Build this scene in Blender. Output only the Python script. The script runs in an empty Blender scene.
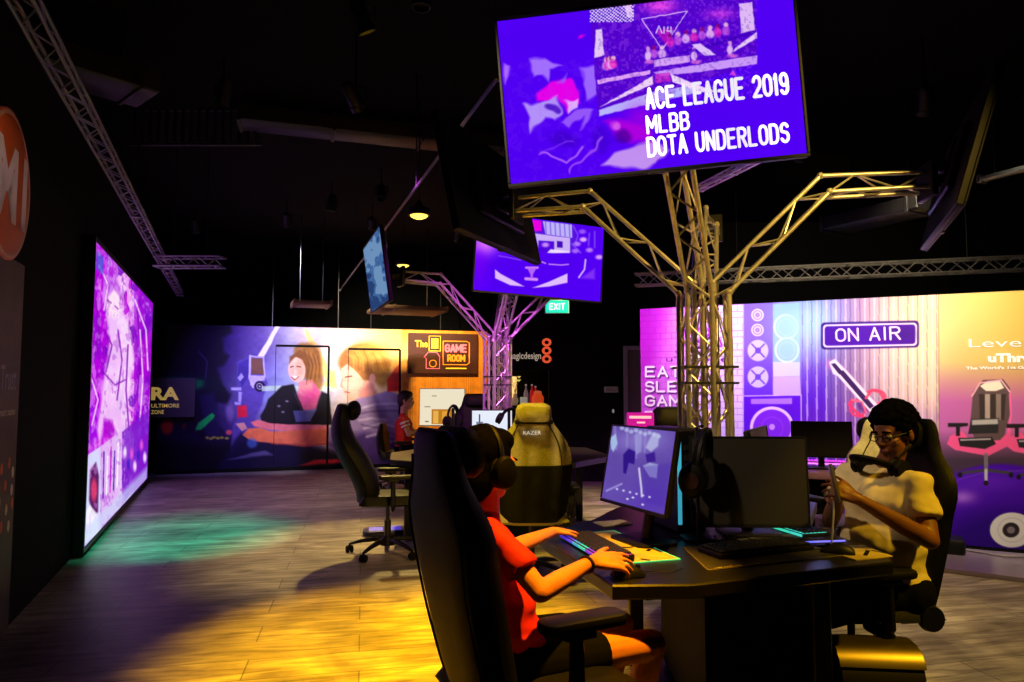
import bpy, math, random
import numpy as np
from mathutils import Vector, Matrix, noise as mnoise
random.seed(7); np.random.seed(7)
SC = bpy.context.scene
COL = SC.collection
PI = math.pi
SC.view_settings.view_transform = 'Standard'
SC.view_settings.look = 'None'
SC.view_settings.gamma = 1
SC.view_settings.exposure = 0
try: SC.view_settings.use_curve_mapping = False
except Exception: pass

# ------------------------------------------------------------------ camera
FL = 700.0; CH = 1.4; PITCH = math.atan(46/700.0)
cd = bpy.data.cameras.new('camera'); cam = bpy.data.objects.new('camera', cd); COL.objects.link(cam)
cd.sensor_width = 36; cd.lens = FL/1024*36; cam.location = (0, 0, CH); cam.rotation_euler = (PI/2+PITCH, 0, 0)
cd.clip_end = 200; SC.camera = cam
cP, sP = math.cos(PITCH), math.sin(PITCH)
# survey helpers: sight lines of the photograph, used to measure where things stand in the room
def ray(px, py):
    a = (px-512)/FL; b = (341-py)/FL
    return Vector((a, cP-sP*b, sP+cP*b))
O0 = Vector((0, 0, CH))
def atY(px, py, Y): r = ray(px, py); return O0+r*(Y/r.y)
def atZ(px, py, Z): r = ray(px, py); return O0+r*((Z-CH)/r.z)
def proj(P):
    P = np.asarray(P, float); x = P[..., 0]; y = P[..., 1]; z = P[..., 2]-CH
    d = y*cP+z*sP; v = -y*sP+z*cP
    return 512+FL*x/d, 341-FL*v/d

# ------------------------------------------------------------------ materials
def lin1(v):
    v = v/255.0
    return v/12.92 if v <= .04045 else ((v+.055)/1.055)**2.4
def lin(c): return tuple(lin1(v) for v in c[:3])+(1,)
MATS = {}
def mat(name, c, rough=.5, metal=0, emit=0, spec=.5, coat=0, noise=0, nscale=20, bump=0, bscale=80, alpha=None, ec=None):
    if name in MATS: return MATS[name]
    m = bpy.data.materials.new(name); m.use_nodes = True
    nt = m.node_tree; b = nt.nodes['Principled BSDF']
    b.inputs['Base Color'].default_value = lin(c); b.inputs['Roughness'].default_value = rough
    b.inputs['Metallic'].default_value = metal; b.inputs['Specular IOR Level'].default_value = spec
    b.inputs['Coat Weight'].default_value = coat
    if emit:
        b.inputs['Emission Color'].default_value = lin(ec or c); b.inputs['Emission Strength'].default_value = emit
    if alpha is not None: b.inputs['Alpha'].default_value = alpha
    tc = nt.nodes.new('ShaderNodeTexCoord')
    if noise:
        n = nt.nodes.new('ShaderNodeTexNoise'); n.inputs['Scale'].default_value = nscale; n.inputs['Detail'].default_value = 5
        nt.links.new(tc.outputs['Object'], n.inputs['Vector'])
        r = nt.nodes.new('ShaderNodeValToRGB')
        r.color_ramp.elements[0].position = .3; r.color_ramp.elements[1].position = .7
        r.color_ramp.elements[0].color = lin([v*(1-noise) for v in c]); r.color_ramp.elements[1].color = lin([min(255, v*(1+noise)) for v in c])
        nt.links.new(n.outputs['Fac'], r.inputs['Fac']); nt.links.new(r.outputs['Color'], b.inputs['Base Color'])
    if bump:
        n2 = nt.nodes.new('ShaderNodeTexNoise'); n2.inputs['Scale'].default_value = bscale; n2.inputs['Detail'].default_value = 3
        nt.links.new(tc.outputs['Object'], n2.inputs['Vector'])
        bp = nt.nodes.new('ShaderNodeBump'); bp.inputs['Strength'].default_value = bump; bp.inputs['Distance'].default_value = .01
        nt.links.new(n2.outputs['Fac'], bp.inputs['Height']); nt.links.new(bp.outputs['Normal'], b.inputs['Normal'])
    MATS[name] = m; return m
def art_mat(name, emit, rough=.6):
    m = bpy.data.materials.new(name); m.use_nodes = True
    nt = m.node_tree; b = nt.nodes['Principled BSDF']
    a = nt.nodes.new('ShaderNodeAttribute'); a.attribute_name = 'art'; a.attribute_type = 'GEOMETRY'
    b.inputs['Roughness'].default_value = rough
    if emit:
        b.inputs['Base Color'].default_value = (.01, .01, .01, 1)
        nt.links.new(a.outputs['Color'], b.inputs['Emission Color']); b.inputs['Emission Strength'].default_value = emit; b.inputs['Specular IOR Level'].default_value = .0; b.inputs['Base Color'].default_value = (0, 0, 0, 1)
    else:
        nt.links.new(a.outputs['Color'], b.inputs['Base Color']); b.inputs['Specular IOR Level'].default_value = .2
    return m
BLK = mat('black_plastic', (9, 9, 10), .5, noise=.2, spec=.35)
BLKM = mat('black_matte', (7, 7, 8), .85, spec=.2, noise=.2)
LEATH = mat('black_leather', (6, 6, 7), .55, noise=.3, nscale=30, bump=.25, bscale=200, spec=.25)
LEATH2 = mat('dark_leather', (10, 10, 11), .5, noise=.3, nscale=30, bump=.25, bscale=200, spec=.3)
CHROME = mat('chrome', (190, 190, 190), .22, 1)
ALU = mat('truss_aluminium', (215, 210, 202), .34, .7, noise=.08)
STEEL = mat('dark_steel', (60, 60, 62), .4, .8)
WHITE = mat('white_plastic', (210, 210, 205), .45)
GLASSB = mat('dark_screen_glass', (40, 38, 34), .5, spec=.3)

# ------------------------------------------------------------------ objects
def tag(o, label=None, cat=None, group=None, kind=None):
    if label: o['label'] = label
    if cat: o['category'] = cat
    if group: o['group'] = group
    if kind: o['kind'] = kind
    return o
def empty(name, loc=(0, 0, 0), rz=0, label=None, cat=None, group=None, rot=None):
    o = bpy.data.objects.new(name, None); COL.objects.link(o); o.empty_display_size = .1
    o.location = loc; o.rotation_euler = rot if rot else (0, 0, rz)
    return tag(o, label, cat, group)
def link(name, me, mats, parent=None, M=None, smooth=True):
    o = bpy.data.objects.new(name, me); COL.objects.link(o)
    if not isinstance(mats, (list, tuple)): mats = [mats]
    if not len(me.materials):
        for m in mats: me.materials.append(m)
    if parent: o.parent = parent
    if M is not None: o.matrix_local = M
    if smooth:
        try: me.shade_auto_smooth(angle=.7)
        except Exception:
            a = me.attributes.get('sharp_edge')
            me.polygons.foreach_set('use_smooth', [True]*len(me.polygons))
            try: me.set_sharp_from_angle(angle=.7)
            except Exception: pass
    return o
def copy_tree(o, parent=None):
    c = o.copy(); COL.objects.link(c); c.parent = parent
    for ch in [x for x in bpy.data.objects if x.parent == o]: copy_tree(ch, c)
    return c
T = Matrix.Translation
def R(a, ax='Z'): return Matrix.Rotation(a, 4, ax)
def S(x, y, z): return Matrix.Diagonal((x, y, z, 1))
def frame(o, x, z):                       # matrix with local x along x, local z near z
    x = Vector(x).normalized(); z = Vector(z); y = z.cross(x).normalized(); z = x.cross(y)
    return Matrix(((x.x, y.x, z.x, o[0]), (x.y, y.y, z.y, o[1]), (x.z, y.z, z.z, o[2]), (0, 0, 0, 1)))

class MB:
    def __init__(s): s.v = []; s.f = []; s.mi = []; s.M = Matrix(); s.m = 0
    def add(s, vs, fs):
        n = len(s.v); s.v += [tuple(s.M @ Vector(p)) for p in vs]
        s.f += [tuple(i+n for i in f) for f in fs]; s.mi += [s.m]*len(fs); return s
    def loft(s, rings, close=True, cap=True):
        n = len(rings[0]); vs = [p for r in rings for p in r]; fs = []
        for i in range(len(rings)-1):
            for j in range(n if close else n-1):
                k = (j+1) % n
                fs.append((i*n+j, i*n+k, (i+1)*n+k, (i+1)*n+j))
        if cap and close:
            fs.append(tuple(range(n-1, -1, -1))); b = (len(rings)-1)*n; fs.append(tuple(range(b, b+n)))
        return s.add(vs, fs)
    def box(s, a, b, e=.004):             # chamfered box between corners a and b
        x0, y0, z0 = a; x1, y1, z1 = b
        e = min(e, (x1-x0)*.45, (y1-y0)*.45, (z1-z0)*.45)
        def rg(i, z): 
            return [(x0+e+i, y0+i, z), (x1-e-i, y0+i, z), (x1-i, y0+e+i, z), (x1-i, y1-e-i, z), (x1-e-i, y1-i, z), (x0+e+i, y1-i, z), (x0+i, y1-e-i, z), (x0+i, y0+e+i, z)]
        q = e*.9 if e*2.2 < min(x1-x0, y1-y0) else e*.4
        return s.loft([rg(q, z0), rg(0, z0+e), rg(0, z1-e), rg(q, z1)])
    def rbox(s, c, sz, r=.02, e=.006, k=5):   # rounded (in xy) slab: centre, size
        w, d, h = sz; r = min(r, w/2*.98, d/2*.98); e = min(e, h*.45, r*.9)
        def rg(i, z):
            out = []
            for q, (sx, sy) in enumerate(((1, 1), (-1, 1), (-1, -1), (1, -1))):
                for t in range(k+1):
                    a = (q+t/k)*PI/2; rr = r-i
                    out.append((c[0]+sx*(w/2-r)+rr*math.cos(a), c[1]+sy*(d/2-r)+rr*math.sin(a), c[2]+z))
            return out
        return s.loft([rg(e, -h/2), rg(e*.3, -h/2+e*.3), rg(0, -h/2+e), rg(0, h/2-e), rg(e*.3, h/2-e*.3), rg(e, h/2)])
    def prism(s, pts, z0, z1, e=0):
        if e:
            c = (sum(p[0] for p in pts)/len(pts), sum(p[1] for p in pts)/len(pts))
            def sh(k): 
                out = []
                for p in pts:
                    v = Vector((c[0]-p[0], c[1]-p[1])); L = v.length or 1; out.append((p[0]+v.x/L*k, p[1]+v.y/L*k))
                return out
            q = sh(e)
            return s.loft([[(p[0], p[1], z0) for p in q], [(p[0], p[1], z0+e) for p in pts], [(p[0], p[1], z1-e) for p in pts], [(p[0], p[1], z1) for p in q]])
        return s.loft([[(p[0], p[1], z0) for p in pts], [(p[0], p[1], z1) for p in pts]])
    def tube(s, P, r, n=10, cap=True, sq=1):
        P = [Vector(p) for p in P]; L = len(P)
        rs = r if isinstance(r, (list, tuple)) else [r]*L
        rings = []; u = None
        for i in range(L):
            t = (P[min(i+1, L-1)]-P[max(i-1, 0)]).normalized()
            if u is None: u = t.orthogonal().normalized() if abs(t.z) > .9 else t.cross(Vector((0, 0, 1))).normalized()
            u = (u-t*u.dot(t))
            u = u.normalized() if u.length > 1e-6 else t.orthogonal().normalized()
            v = t.cross(u)
            rings.append([tuple(P[i]+(u*math.cos(a)+v*math.sin(a)*sq)*rs[i]) for a in [2*PI*j/n for j in range(n)]])
        return s.loft(rings, cap=cap)
    def cyl(s, a, b, r, r2=None, n=16): return s.tube([a, b], [r, r if r2 is None else r2], n)
    def lathe(s, prof, n=24, c=(0, 0, 0)):
        return s.loft([[(c[0]+max(r, 1e-4)*math.cos(2*PI*j/n), c[1]+max(r, 1e-4)*math.sin(2*PI*j/n), c[2]+z) for j in range(n)] for r, z in prof])
    def ell(s, c, rad, n=16, m=10):
        return s.loft([[(c[0]+rad[0]*math.sin(PI*max(i, .02)/m)*math.cos(2*PI*j/n) if i < m else c[0]+rad[0]*.01*math.cos(2*PI*j/n),
                         c[1]+rad[1]*math.sin(PI*max(i, .02)/m)*math.sin(2*PI*j/n) if i < m else c[1]+rad[1]*.01*math.sin(2*PI*j/n),
                         c[2]-rad[2]*math.cos(PI*i/m)) for j in range(n)] for i in range(m+1)])
    def cap(s, p, q, r1, r2, n=12):       # tapered capsule
        p = Vector(p); q = Vector(q); d = (q-p)
        if d.length < 1e-5: d = Vector((0, 0, 1e-4))
        t = d.normalized(); P = []; rr = []
        for a in (-90, -60, -30, 0): P.append(p+t*r1*math.sin(math.radians(a))); rr.append(max(r1*math.cos(math.radians(a)), r1*.03))
        for a in (0, 30, 60, 90): P.append(q+t*r2*math.sin(math.radians(a))); rr.append(max(r2*math.cos(math.radians(a)), r2*.03))
        return s.tube(P, rr, n)
    def mesh(s, name):
        me = bpy.data.meshes.new(name); me.from_pydata(s.v, [], s.f)
        if any(s.mi): me.polygons.foreach_set('material_index', s.mi)
        import bmesh
        bm = bmesh.new(); bm.from_mesh(me); bmesh.ops.recalc_face_normals(bm, faces=bm.faces); bm.to_mesh(me); bm.free()
        return me
    def build(s, name, mats, parent=None, M=None, smooth=True):
        return link(name, s.mesh(name), mats, parent, M, smooth)

TS = bpy.data.scenes.new('workshop')
def evald(o, name):
    COL.objects.unlink(o); TS.collection.objects.link(o)
    vl = TS.view_layers[0]; vl.update(); dg = vl.depsgraph
    if dg is None: COL.objects.link(o); dg = bpy.context.evaluated_depsgraph_get()
    dg.update()
    me = bpy.data.meshes.new_from_object(o.evaluated_get(dg)); me.name = name
    return me
def melt(mb, name, mats, parent, voxel=.006, it=6, fac=.5, disp=None):   # fuses overlapping volumes into one skin
    me = mb.mesh(name); o = bpy.data.objects.new(name+'_tmp', me); COL.objects.link(o)
    md = o.modifiers.new('r', 'REMESH'); md.mode = 'VOXEL'; md.voxel_size = voxel; md.use_smooth_shade = True
    sm = o.modifiers.new('s', 'SMOOTH'); sm.iterations = it; sm.factor = fac
    me2 = evald(o, name); bpy.data.objects.remove(o)
    if disp: disp(me2)
    me2.materials.clear()
    ob = link(name, me2, mats, parent, None, False)
    me2.polygons.foreach_set('use_smooth', [True]*len(me2.polygons))
    return ob
def text(body, M, w, h, m, parent=None, name='lettering', bold=0, ext=.0006, spacing=1, world=False):
    cu = bpy.data.curves.new(name, 'FONT'); cu.body = body; cu.size = 1; cu.extrude = .01; cu.offset = bold; cu.space_character = spacing
    cu.resolution_u = 3
    o = bpy.data.objects.new(name+'_tmp', cu); COL.objects.link(o)
    me = evald(o, name); bpy.data.objects.remove(o)
    n = len(me.vertices); co = np.zeros(n*3); me.vertices.foreach_get('co', co); co = co.reshape(-1, 3)
    mn = co.min(0); mx = co.max(0)
    if w is None: w = h*(mx[0]-mn[0])/(mx[1]-mn[1])
    sc = np.array([w/(mx[0]-mn[0]), h/(mx[1]-mn[1]), ext/(.02)])
    co = (co-np.array([mn[0], mn[1], 0]))*sc
    me.vertices.foreach_set('co', co.ravel()); me.materials.clear()
    return link(name, me, m, parent, M, False)

def arc(cx, cy, rx, ry, a0, a1, n=8): return [(cx+rx*math.cos(math.radians(a0+(a1-a0)*i/n)), cy+ry*math.sin(math.radians(a0+(a1-a0)*i/n))) for i in range(n+1)]
GL = {'A': [[(0, 0), (.5, 1), (1, 0)], [(.2, .32), (.8, .32)]], 'C': [arc(.5, .68, .5, .32, 20, 180)+arc(.5, .32, .5, .32, 180, 340)], 'E': [[(.95, 1), (0, 1), (0, 0), (.95, 0)], [(0, .52), (.8, .52)]],
 'L': [[(0, 1), (0, 0), (.9, 0)]], 'G': [arc(.5, .68, .5, .32, 20, 180)+arc(.5, .32, .5, .32, 180, 360)+[(1, .5), (.55, .5)]], 'U': [[(0, 1)]+arc(.5, .32, .5, .32, 180, 360)+[(1, 1)]],
 '2': [arc(.5, .7, .48, .3, 170, -10)+[(.9, .5), (0, 0), (1, 0)]], '0': [arc(.5, .68, .5, .32, 0, 180)+arc(.5, .32, .5, .32, 180, 360)+[(1, .68)]], 'O': [arc(.5, .68, .5, .32, 0, 180)+arc(.5, .32, .5, .32, 180, 360)+[(1, .68)]],
 '1': [[(.25, .78), (.6, 1), (.6, 0)]], '9': [arc(.5, .7, .46, .3, 0, 360, 14), [(.96, .7), (.96, .35)]+arc(.5, .3, .46, .3, 0, -150)], 'M': [[(0, 0), (0, 1), (.5, .3), (1, 1), (1, 0)]],
 'B': [[(0, 0), (0, 1), (.55, 1)]+arc(.6, .77, .34, .23, 90, -90)+[(0, .54)], [(.6, .54)]+arc(.6, .27, .4, .27, 90, -90)+[(0, 0)]], 'D': [[(0, 0), (0, 1), (.45, 1)]+arc(.5, .66, .5, .34, 80, 0)+arc(.5, .34, .5, .34, 0, -90)+[(0, 0)]],
 'T': [[(0, 1), (1, 1)], [(.5, 1), (.5, 0)]], 'N': [[(0, 0), (0, 1), (1, 0), (1, 1)]], 'R': [[(0, 0), (0, 1), (.55, 1)]+arc(.6, .76, .38, .24, 90, -90)+[(0, .52)], [(.5, .52), (1, 0)]],
 'S': [arc(.5, .74, .46, .26, 20, 220)+arc(.5, .27, .48, .27, 60, -160)], 'P': [[(0, 0), (0, 1), (.55, 1)]+arc(.6, .74, .38, .26, 90, -90)+[(0, .48)]], 'I': [[(.5, 0), (.5, 1)]], 'X': [[(0, 0), (1, 1)], [(0, 1), (1, 0)]], 'Z': [[(0, 1), (1, 1), (0, 0), (1, 0)]],
 'H': [[(0, 0), (0, 1)], [(1, 0), (1, 1)], [(0, .5), (1, .5)]]}
def strokes(body, M, w, h, sw, m, parent=None, name='lettering', ext=.0008, gap=.42):
    """block lettering: width w, cap height h, stroke thickness sw as a fraction of h"""
    adv = [(.35 if c in 'I1' else .5 if c == ' ' else 1.25 if c == 'M' else 1) for c in body]; g = gap
    tot = sum(adv)+g*(len(body)-1); u = w/tot; x = 0; mb = MB(); mb.M = M; t = sw*h/2
    for c, a in zip(body, adv):
        lw = a*u
        if c != ' ':
            for P in GL[c]:
                Q = [((x+(p[0] if c not in 'I1' else (p[0]-.5)*1.2+.5)*lw), t+p[1]*(h-2*t)) for p in P]
                for k, (p, q) in enumerate(zip(Q[:-1], Q[1:])):
                    dx, dy = q[0]-p[0], q[1]-p[1]; L = math.hypot(dx, dy)
                    if L < 1e-7: continue
                    nx, ny = -dy/L*t, dx/L*t; z = ext+k*2e-6
                    mb.add([(p[0]+nx, p[1]+ny, z), (p[0]-nx, p[1]-ny, z), (q[0]-nx, q[1]-ny, z), (q[0]+nx, q[1]+ny, z), (p[0]+nx, p[1]+ny, 0), (p[0]-nx, p[1]-ny, 0), (q[0]-nx, q[1]-ny, 0), (q[0]+nx, q[1]+ny, 0)], [(0, 1, 2, 3), (4, 7, 6, 5), (0, 4, 5, 1), (1, 5, 6, 2), (2, 6, 7, 3), (3, 7, 4, 0)])
                for p in Q:
                    z = ext+1e-5; mb.loft([[(p[0]+t*math.cos(a_), p[1]+t*math.sin(a_), zz) for a_ in [2*PI*(j+.5)/8 for j in range(8)]] for zz in (0, z)])
        x += lw+g*u
    return mb.build(name, m, parent, None, False)

# ------------------------------------------------------------------ flat artwork (posters, screens) as coloured grids
class Art:
    def __init__(s, x, y): s.x = x; s.y = y; s.c = np.zeros((len(x), 3))
    def mix(s, m, col): 
        m = np.clip(m, 0, 1)[:, None]; s.c = s.c*(1-m)+np.array(col, float)*m
    def ramp(s, ax, stops):
        t = s.x if ax == 'x' else s.y if ax == 'y' else ax
        xs = [q[0] for q in stops]; return np.stack([np.interp(t, xs, [q[1][k] for q in stops]) for k in range(3)], 1)
    def poly(s, pts, col, a=1, soft=.8):
        P = np.array(pts, float); pad = soft*2+1
        idx = np.where((s.x > P[:, 0].min()-pad) & (s.x < P[:, 0].max()+pad) & (s.y > P[:, 1].min()-pad) & (s.y < P[:, 1].max()+pad))[0]
        if not len(idx): return
        x = s.x[idx]; y = s.y[idx]; d = np.full(len(idx), 1e9); ins = np.zeros(len(idx), bool)
        for i in range(len(P)):
            ax, ay = P[i]; bx, by = P[(i+1) % len(P)]; ex, ey = bx-ax, by-ay; L = ex*ex+ey*ey+1e-9
            t = np.clip(((x-ax)*ex+(y-ay)*ey)/L, 0, 1); d = np.minimum(d, np.hypot(x-ax-t*ex, y-ay-t*ey))
            c = ((ay > y) != (by > y)) & (x < ex*(y-ay)/((by-ay) if by != ay else 1e-9)+ax); ins ^= c
        sd = np.where(ins, d, -d); m = np.zeros(len(s.x)); m[idx] = np.clip(sd/soft+.5, 0, 1)*a; s.mix(m, col)
    def ell(s, cx, cy, rx, ry, col, a=1, soft=.8, rot=0):
        c, q = math.cos(rot), math.sin(rot); u = (s.x-cx)*c+(s.y-cy)*q; v = -(s.x-cx)*q+(s.y-cy)*c
        d = np.sqrt((u/rx)**2+(v/ry)**2); s.mix(np.clip((1-d)*min(rx, ry)/soft+.5, 0, 1)*a, col)
    def ring(s, cx, cy, rx, ry, w, col, a=1, soft=.8):
        d = (np.sqrt(((s.x-cx)/rx)**2+((s.y-cy)/ry)**2)-1)*min(rx, ry); s.mix(np.clip((w/2-np.abs(d))/soft+.5, 0, 1)*a, col)
    def line(s, pts, w, col, a=1, soft=.8):
        d = np.full(len(s.x), 1e9)
        for (ax, ay), (bx, by) in zip(pts[:-1], pts[1:]):
            ex, ey = bx-ax, by-ay; t = np.clip(((s.x-ax)*ex+(s.y-ay)*ey)/(ex*ex+ey*ey+1e-9), 0, 1)
            d = np.minimum(d, np.hypot(s.x-ax-t*ex, s.y-ay-t*ey))
        s.mix(np.clip((w/2-d)/soft+.5, 0, 1)*a, col)
    def glow(s, cx, cy, rx, ry, col, a=1): s.mix(a*np.exp(-(((s.x-cx)/rx)**2+((s.y-cy)/ry)**2)), col)
    def noise(s, sx, sy, seed=0, oct=3):
        rs = np.random.RandomState(seed); out = np.zeros(len(s.x)); amp = 1; tot = 0
        for o in range(oct):
            g = rs.rand(257, 257); u = s.x/sx*2**o+31*o; v = s.y/sy*2**o+17*o
            i = np.floor(u).astype(int); j = np.floor(v).astype(int); fu = u-i; fv = v-j; fu = fu*fu*(3-2*fu); fv = fv*fv*(3-2*fv)
            i %= 256; j %= 256
            out += amp*((g[i, j]*(1-fu)+g[i+1, j]*fu)*(1-fv)+(g[i, j+1]*(1-fu)+g[i+1, j+1]*fu)*fv); tot += amp; amp *= .5
        return out/tot
def art_panel(name, TL, TR, BR, BL, nx, ny, paint, m, parent=None, world_to_local=None, vis=None):
    """grid of quads over a flat panel; `paint` colours it in the panel's own drawing coordinates"""
    TL, TR, BR, BL = [np.array(p, float) for p in (TL, TR, BR, BL)]
    U, Vv = np.meshgrid(np.linspace(0, 1, nx+1), np.linspace(0, 1, ny+1))
    U = U[..., None]; Vv = Vv[..., None]
    W = ((TL*(1-U)+TR*U)*(1-Vv)+(BL*(1-U)+BR*U)*Vv).reshape(-1, 3)
    x, y = proj(W); A = Art(x, y); A.u = U.ravel(); A.v = Vv.ravel(); paint(A)
    if world_to_local is not None:
        Mm = np.array(world_to_local); W = W@Mm[:3, :3].T+Mm[:3, 3]
    i = (np.arange(ny)[:, None]*(nx+1)+np.arange(nx)[None, :]).ravel()
    F = np.stack([i, i+nx+1, i+nx+2, i+1], 1)
    me = bpy.data.meshes.new(name); me.vertices.add(len(W)); me.vertices.foreach_set('co', W.ravel())
    me.loops.add(F.size); me.loops.foreach_set('vertex_index', F.ravel().astype(np.int32))
    me.polygons.add(len(F)); me.polygons.foreach_set('loop_start', (np.arange(len(F))*4).astype(np.int32)); me.polygons.foreach_set('loop_total', np.full(len(F), 4, np.int32))
    me.update(calc_edges=True); me.validate()
    c = np.clip(A.c/255, 0, 1); c = np.where(c <= .04045, c/12.92, ((c+.055)/1.055)**2.4)
    at = me.attributes.new('art', 'FLOAT_COLOR', 'POINT'); at.data.foreach_set('color', np.hstack([c, np.ones((len(c), 1))]).astype(np.float32).ravel())
    return link(name, me, m, parent, None, False)
# ------------------------------------------------------------------ artwork
def warp(A, k, s=9, seed=61):                 # hand-drawn wobble of the artwork
    a = A.noise(s, s, seed, 2); b = A.noise(s, s, seed+1, 2); A.x0 = A.x; A.y0 = A.y; A.x = A.x+(a-.5)*k; A.y = A.y+(b-.5)*k
def zc(ox, oy, s, pts): return [(ox+x/s, oy+y/s) for x, y in pts]
def paint_mural(A):
    Z = lambda p: zc(140, 300, 3.657, p)
    Y2 = lambda p: zc(180, 310, 4.267, p)
    X7 = lambda p: zc(150, 370, 5.39, p)
    A.c = A.ramp('x', [(140, (5, 2, 14)), (200, (12, 5, 34)), (228, (48, 22, 105)), (262, (92, 70, 160)), (290, (165, 160, 205)), (335, (225, 195, 190)), (372, (245, 205, 160)), (410, (252, 200, 110)), (486, (250, 170, 70))])  # background gradient, partly the print, partly lamp light painted in
    n = A.noise(30, 22, 3); A.c *= (.86+.28*n)[:, None]
    A.glow(290, 395, 60, 30, (150, 180, 225), .6)
    warp(A, 1.6, 12)
    # dark floor of the picture
    A.poly([(140, 425), (215, 432), (240, 440), (300, 440), (345, 455), (402, 440), (402, 480), (140, 490)], (22, 12, 52), .95, 10)
    A.poly([(140, 440), (402, 455), (402, 490), (140, 490)], (8, 3, 24), .9, 10)
    # silhouette of the chair display
    for p in ([(196, 322), (230, 322), (232, 332), (222, 338), (224, 352), (230, 356), (224, 366), (216, 368), (222, 384), (231, 395), (228, 404), (216, 402), (213, 420), (224, 432), (200, 440), (196, 420), (200, 380), (203, 350), (196, 338)],):
        A.poly(p, (12, 5, 36), .95, 4)
    A.line([(199, 352), (207, 362), (206, 378)], 1.4, (60, 50, 100), .8)
    A.poly([(200, 396), (214, 392), (222, 440), (205, 440)], (30, 22, 82), .8, 4)
    # green light strips
    A.poly([(150, 376), (196, 379), (204, 381), (203, 387), (196, 389), (150, 383)], (10, 160, 80), .9, 5)
    A.glow(175, 384, 35, 9, (5, 80, 60), .6)
    A.poly(X7([(240, 325), (262, 285), (335, 232), (350, 245), (345, 262), (270, 325)]), (20, 200, 90), 1, 1.5)
    # red blob and small marks
    A.ell(167, 427, 6.5, 8, (215, 50, 25), .85, 4); A.ell(184, 426, 2, 2.4, (120, 20, 25), .8, 2)
    for i, xx in enumerate((207, 211, 214, 218, 222, 227)): A.ell(xx, 437.5+(i % 2)*.8, 2, 1.2, (180, 175, 60), .9, 1)
    # racing simulator chair
    A.poly(Y2([(245, 225), (300, 195), (355, 200), (362, 290), (375, 310), (350, 400), (318, 470), (300, 530), (215, 620), (225, 500), (240, 450), (245, 300)]), (86, 66, 165), .95, 2)
    A.poly(Y2([(250, 232), (296, 205), (290, 290), (262, 330), (247, 290)]), (58, 42, 145), .9, 1)
    A.poly(Y2([(305, 203), (352, 207), (358, 275), (303, 272)]), (112, 72, 62), 1, 1)
    A.line(Y2([(300, 196), (296, 290), (312, 330)]), 2, (205, 195, 240), .9)
    A.line(Y2([(356, 203), (362, 285)]), 1.5, (190, 180, 235), .9)
    A.line(Y2([(300, 196), (356, 203)]), 1.5, (190, 180, 235), .9)
    A.poly(Y2([(300, 278), (360, 280), (362, 300), (330, 305), (310, 330), (300, 320)]), (200, 190, 240), .9, 1)
    A.ell(259.8, 386.5, 5.4, 5.4, (24, 16, 50), 1, 1); A.ring(259.8, 386.5, 2.8, 2.8, .9, (170, 160, 210)); A.ell(259.8, 386.5, 1, 1, (170, 160, 210))
    for q in ([(245, 290), (262, 268), (272, 285), (255, 305)], [(218, 332), (260, 332), (262, 345), (220, 344)], [(250, 350), (265, 352), (262, 395), (250, 392)], [(235, 392), (262, 395), (260, 404), (236, 403)]):
        A.poly(Y2(q), (190, 180, 245), .9, 1.2)
    A.poly(Y2([(246, 408), (286, 405), (288, 455), (246, 460)]), (225, 25, 60), .95, 1.5)
    A.poly(Y2([(205, 600), (260, 520), (320, 560), (400, 570), (512, 580), (512, 680), (150, 680)]), (16, 10, 58), .9, 4)
    A.poly(Y2([(200, 640), (300, 612), (360, 600), (402, 617)]), (110, 102, 170), .7, 2)
    A.ell(229, 432, 3, 2.6, (240, 90, 110), .9, 1.5); A.ell(230, 412, 4, 9, (150, 120, 200), .6, 4)
    # beams
    A.poly([(277, 324), (281, 325), (264, 357), (258, 356)], (245, 235, 240), .95, 1.2)
    A.poly([(303, 328), (308, 329), (336, 380), (330, 384), (320, 372)], (240, 205, 110), .8, 1.8)
    A.poly([(262, 386), (335, 386), (336, 391), (262, 391)], (200, 235, 205), .8, 1.2)
    A.poly([(322, 386), (334, 368), (337, 388)], (235, 215, 120), .8, 1.5)
    # woman
    A.ell(311, 363, 11, 20, (118, 72, 34), .95, 4); A.ell(304, 352, 10, 9, (140, 92, 40), .9, 3); A.ell(317, 378, 6, 14, (140, 90, 40), .85, 3)
    A.poly(Z([(590, 300), (628, 290), (665, 345), (640, 405), (592, 425), (566, 370)]), (212, 92, 138), 1, 1.5)
    A.poly(Z([(440, 425), (470, 362), (520, 315), (562, 308), (580, 360), (600, 410), (640, 405), (664, 335), (692, 345), (702, 455), (600, 462), (450, 455)]), (22, 18, 28), .98, 1.5)
    A.poly(Z([(578, 298), (628, 292), (632, 335), (600, 352), (580, 340)]), (232, 150, 150), .9, 3); A.poly(Z([(590, 330), (640, 325), (645, 365), (605, 385)]), (190, 50, 130), .5, 4); A.line(Z([(566, 340), (590, 405)]), 1.2, (70, 60, 80), .8, 1.2); A.line(Z([(664, 335), (642, 400)]), 1.2, (70, 60, 80), .8, 1.2)
    A.poly(Z([(560, 405), (600, 402), (645, 395), (625, 445), (570, 448)]), (98, 102, 165), .9, 1.5)
    A.ell(296.5, 370, 8.6, 12.5, (244, 200, 182), 1, 1.2, -.1); A.ell(300.5, 368, 5, 9, (228, 160, 140), .6, 3)
    A.ell(294.5, 377.5, 3.4, 1.6, (250, 245, 240), 1, .8, .15); A.line([(291.2, 377), (294.5, 380), (298.5, 377.3)], .9, (175, 50, 60))
    A.line([(290.6, 367), (293.4, 366.6)], 1.1, (70, 35, 35), .9); A.line([(297, 366.8), (300.5, 367.3)], 1.1, (70, 35, 35), .9); A.line([(293, 369), (292.4, 373)], .8, (205, 140, 125), .8)
    for k in range(7): A.line([(304+k*2.2, 350+k), (309+k*1.8, 366), (306+k*2.2, 384-k)], 1, [(90, 52, 24), (176, 120, 60)][k % 2], .55, 1.2)
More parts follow.
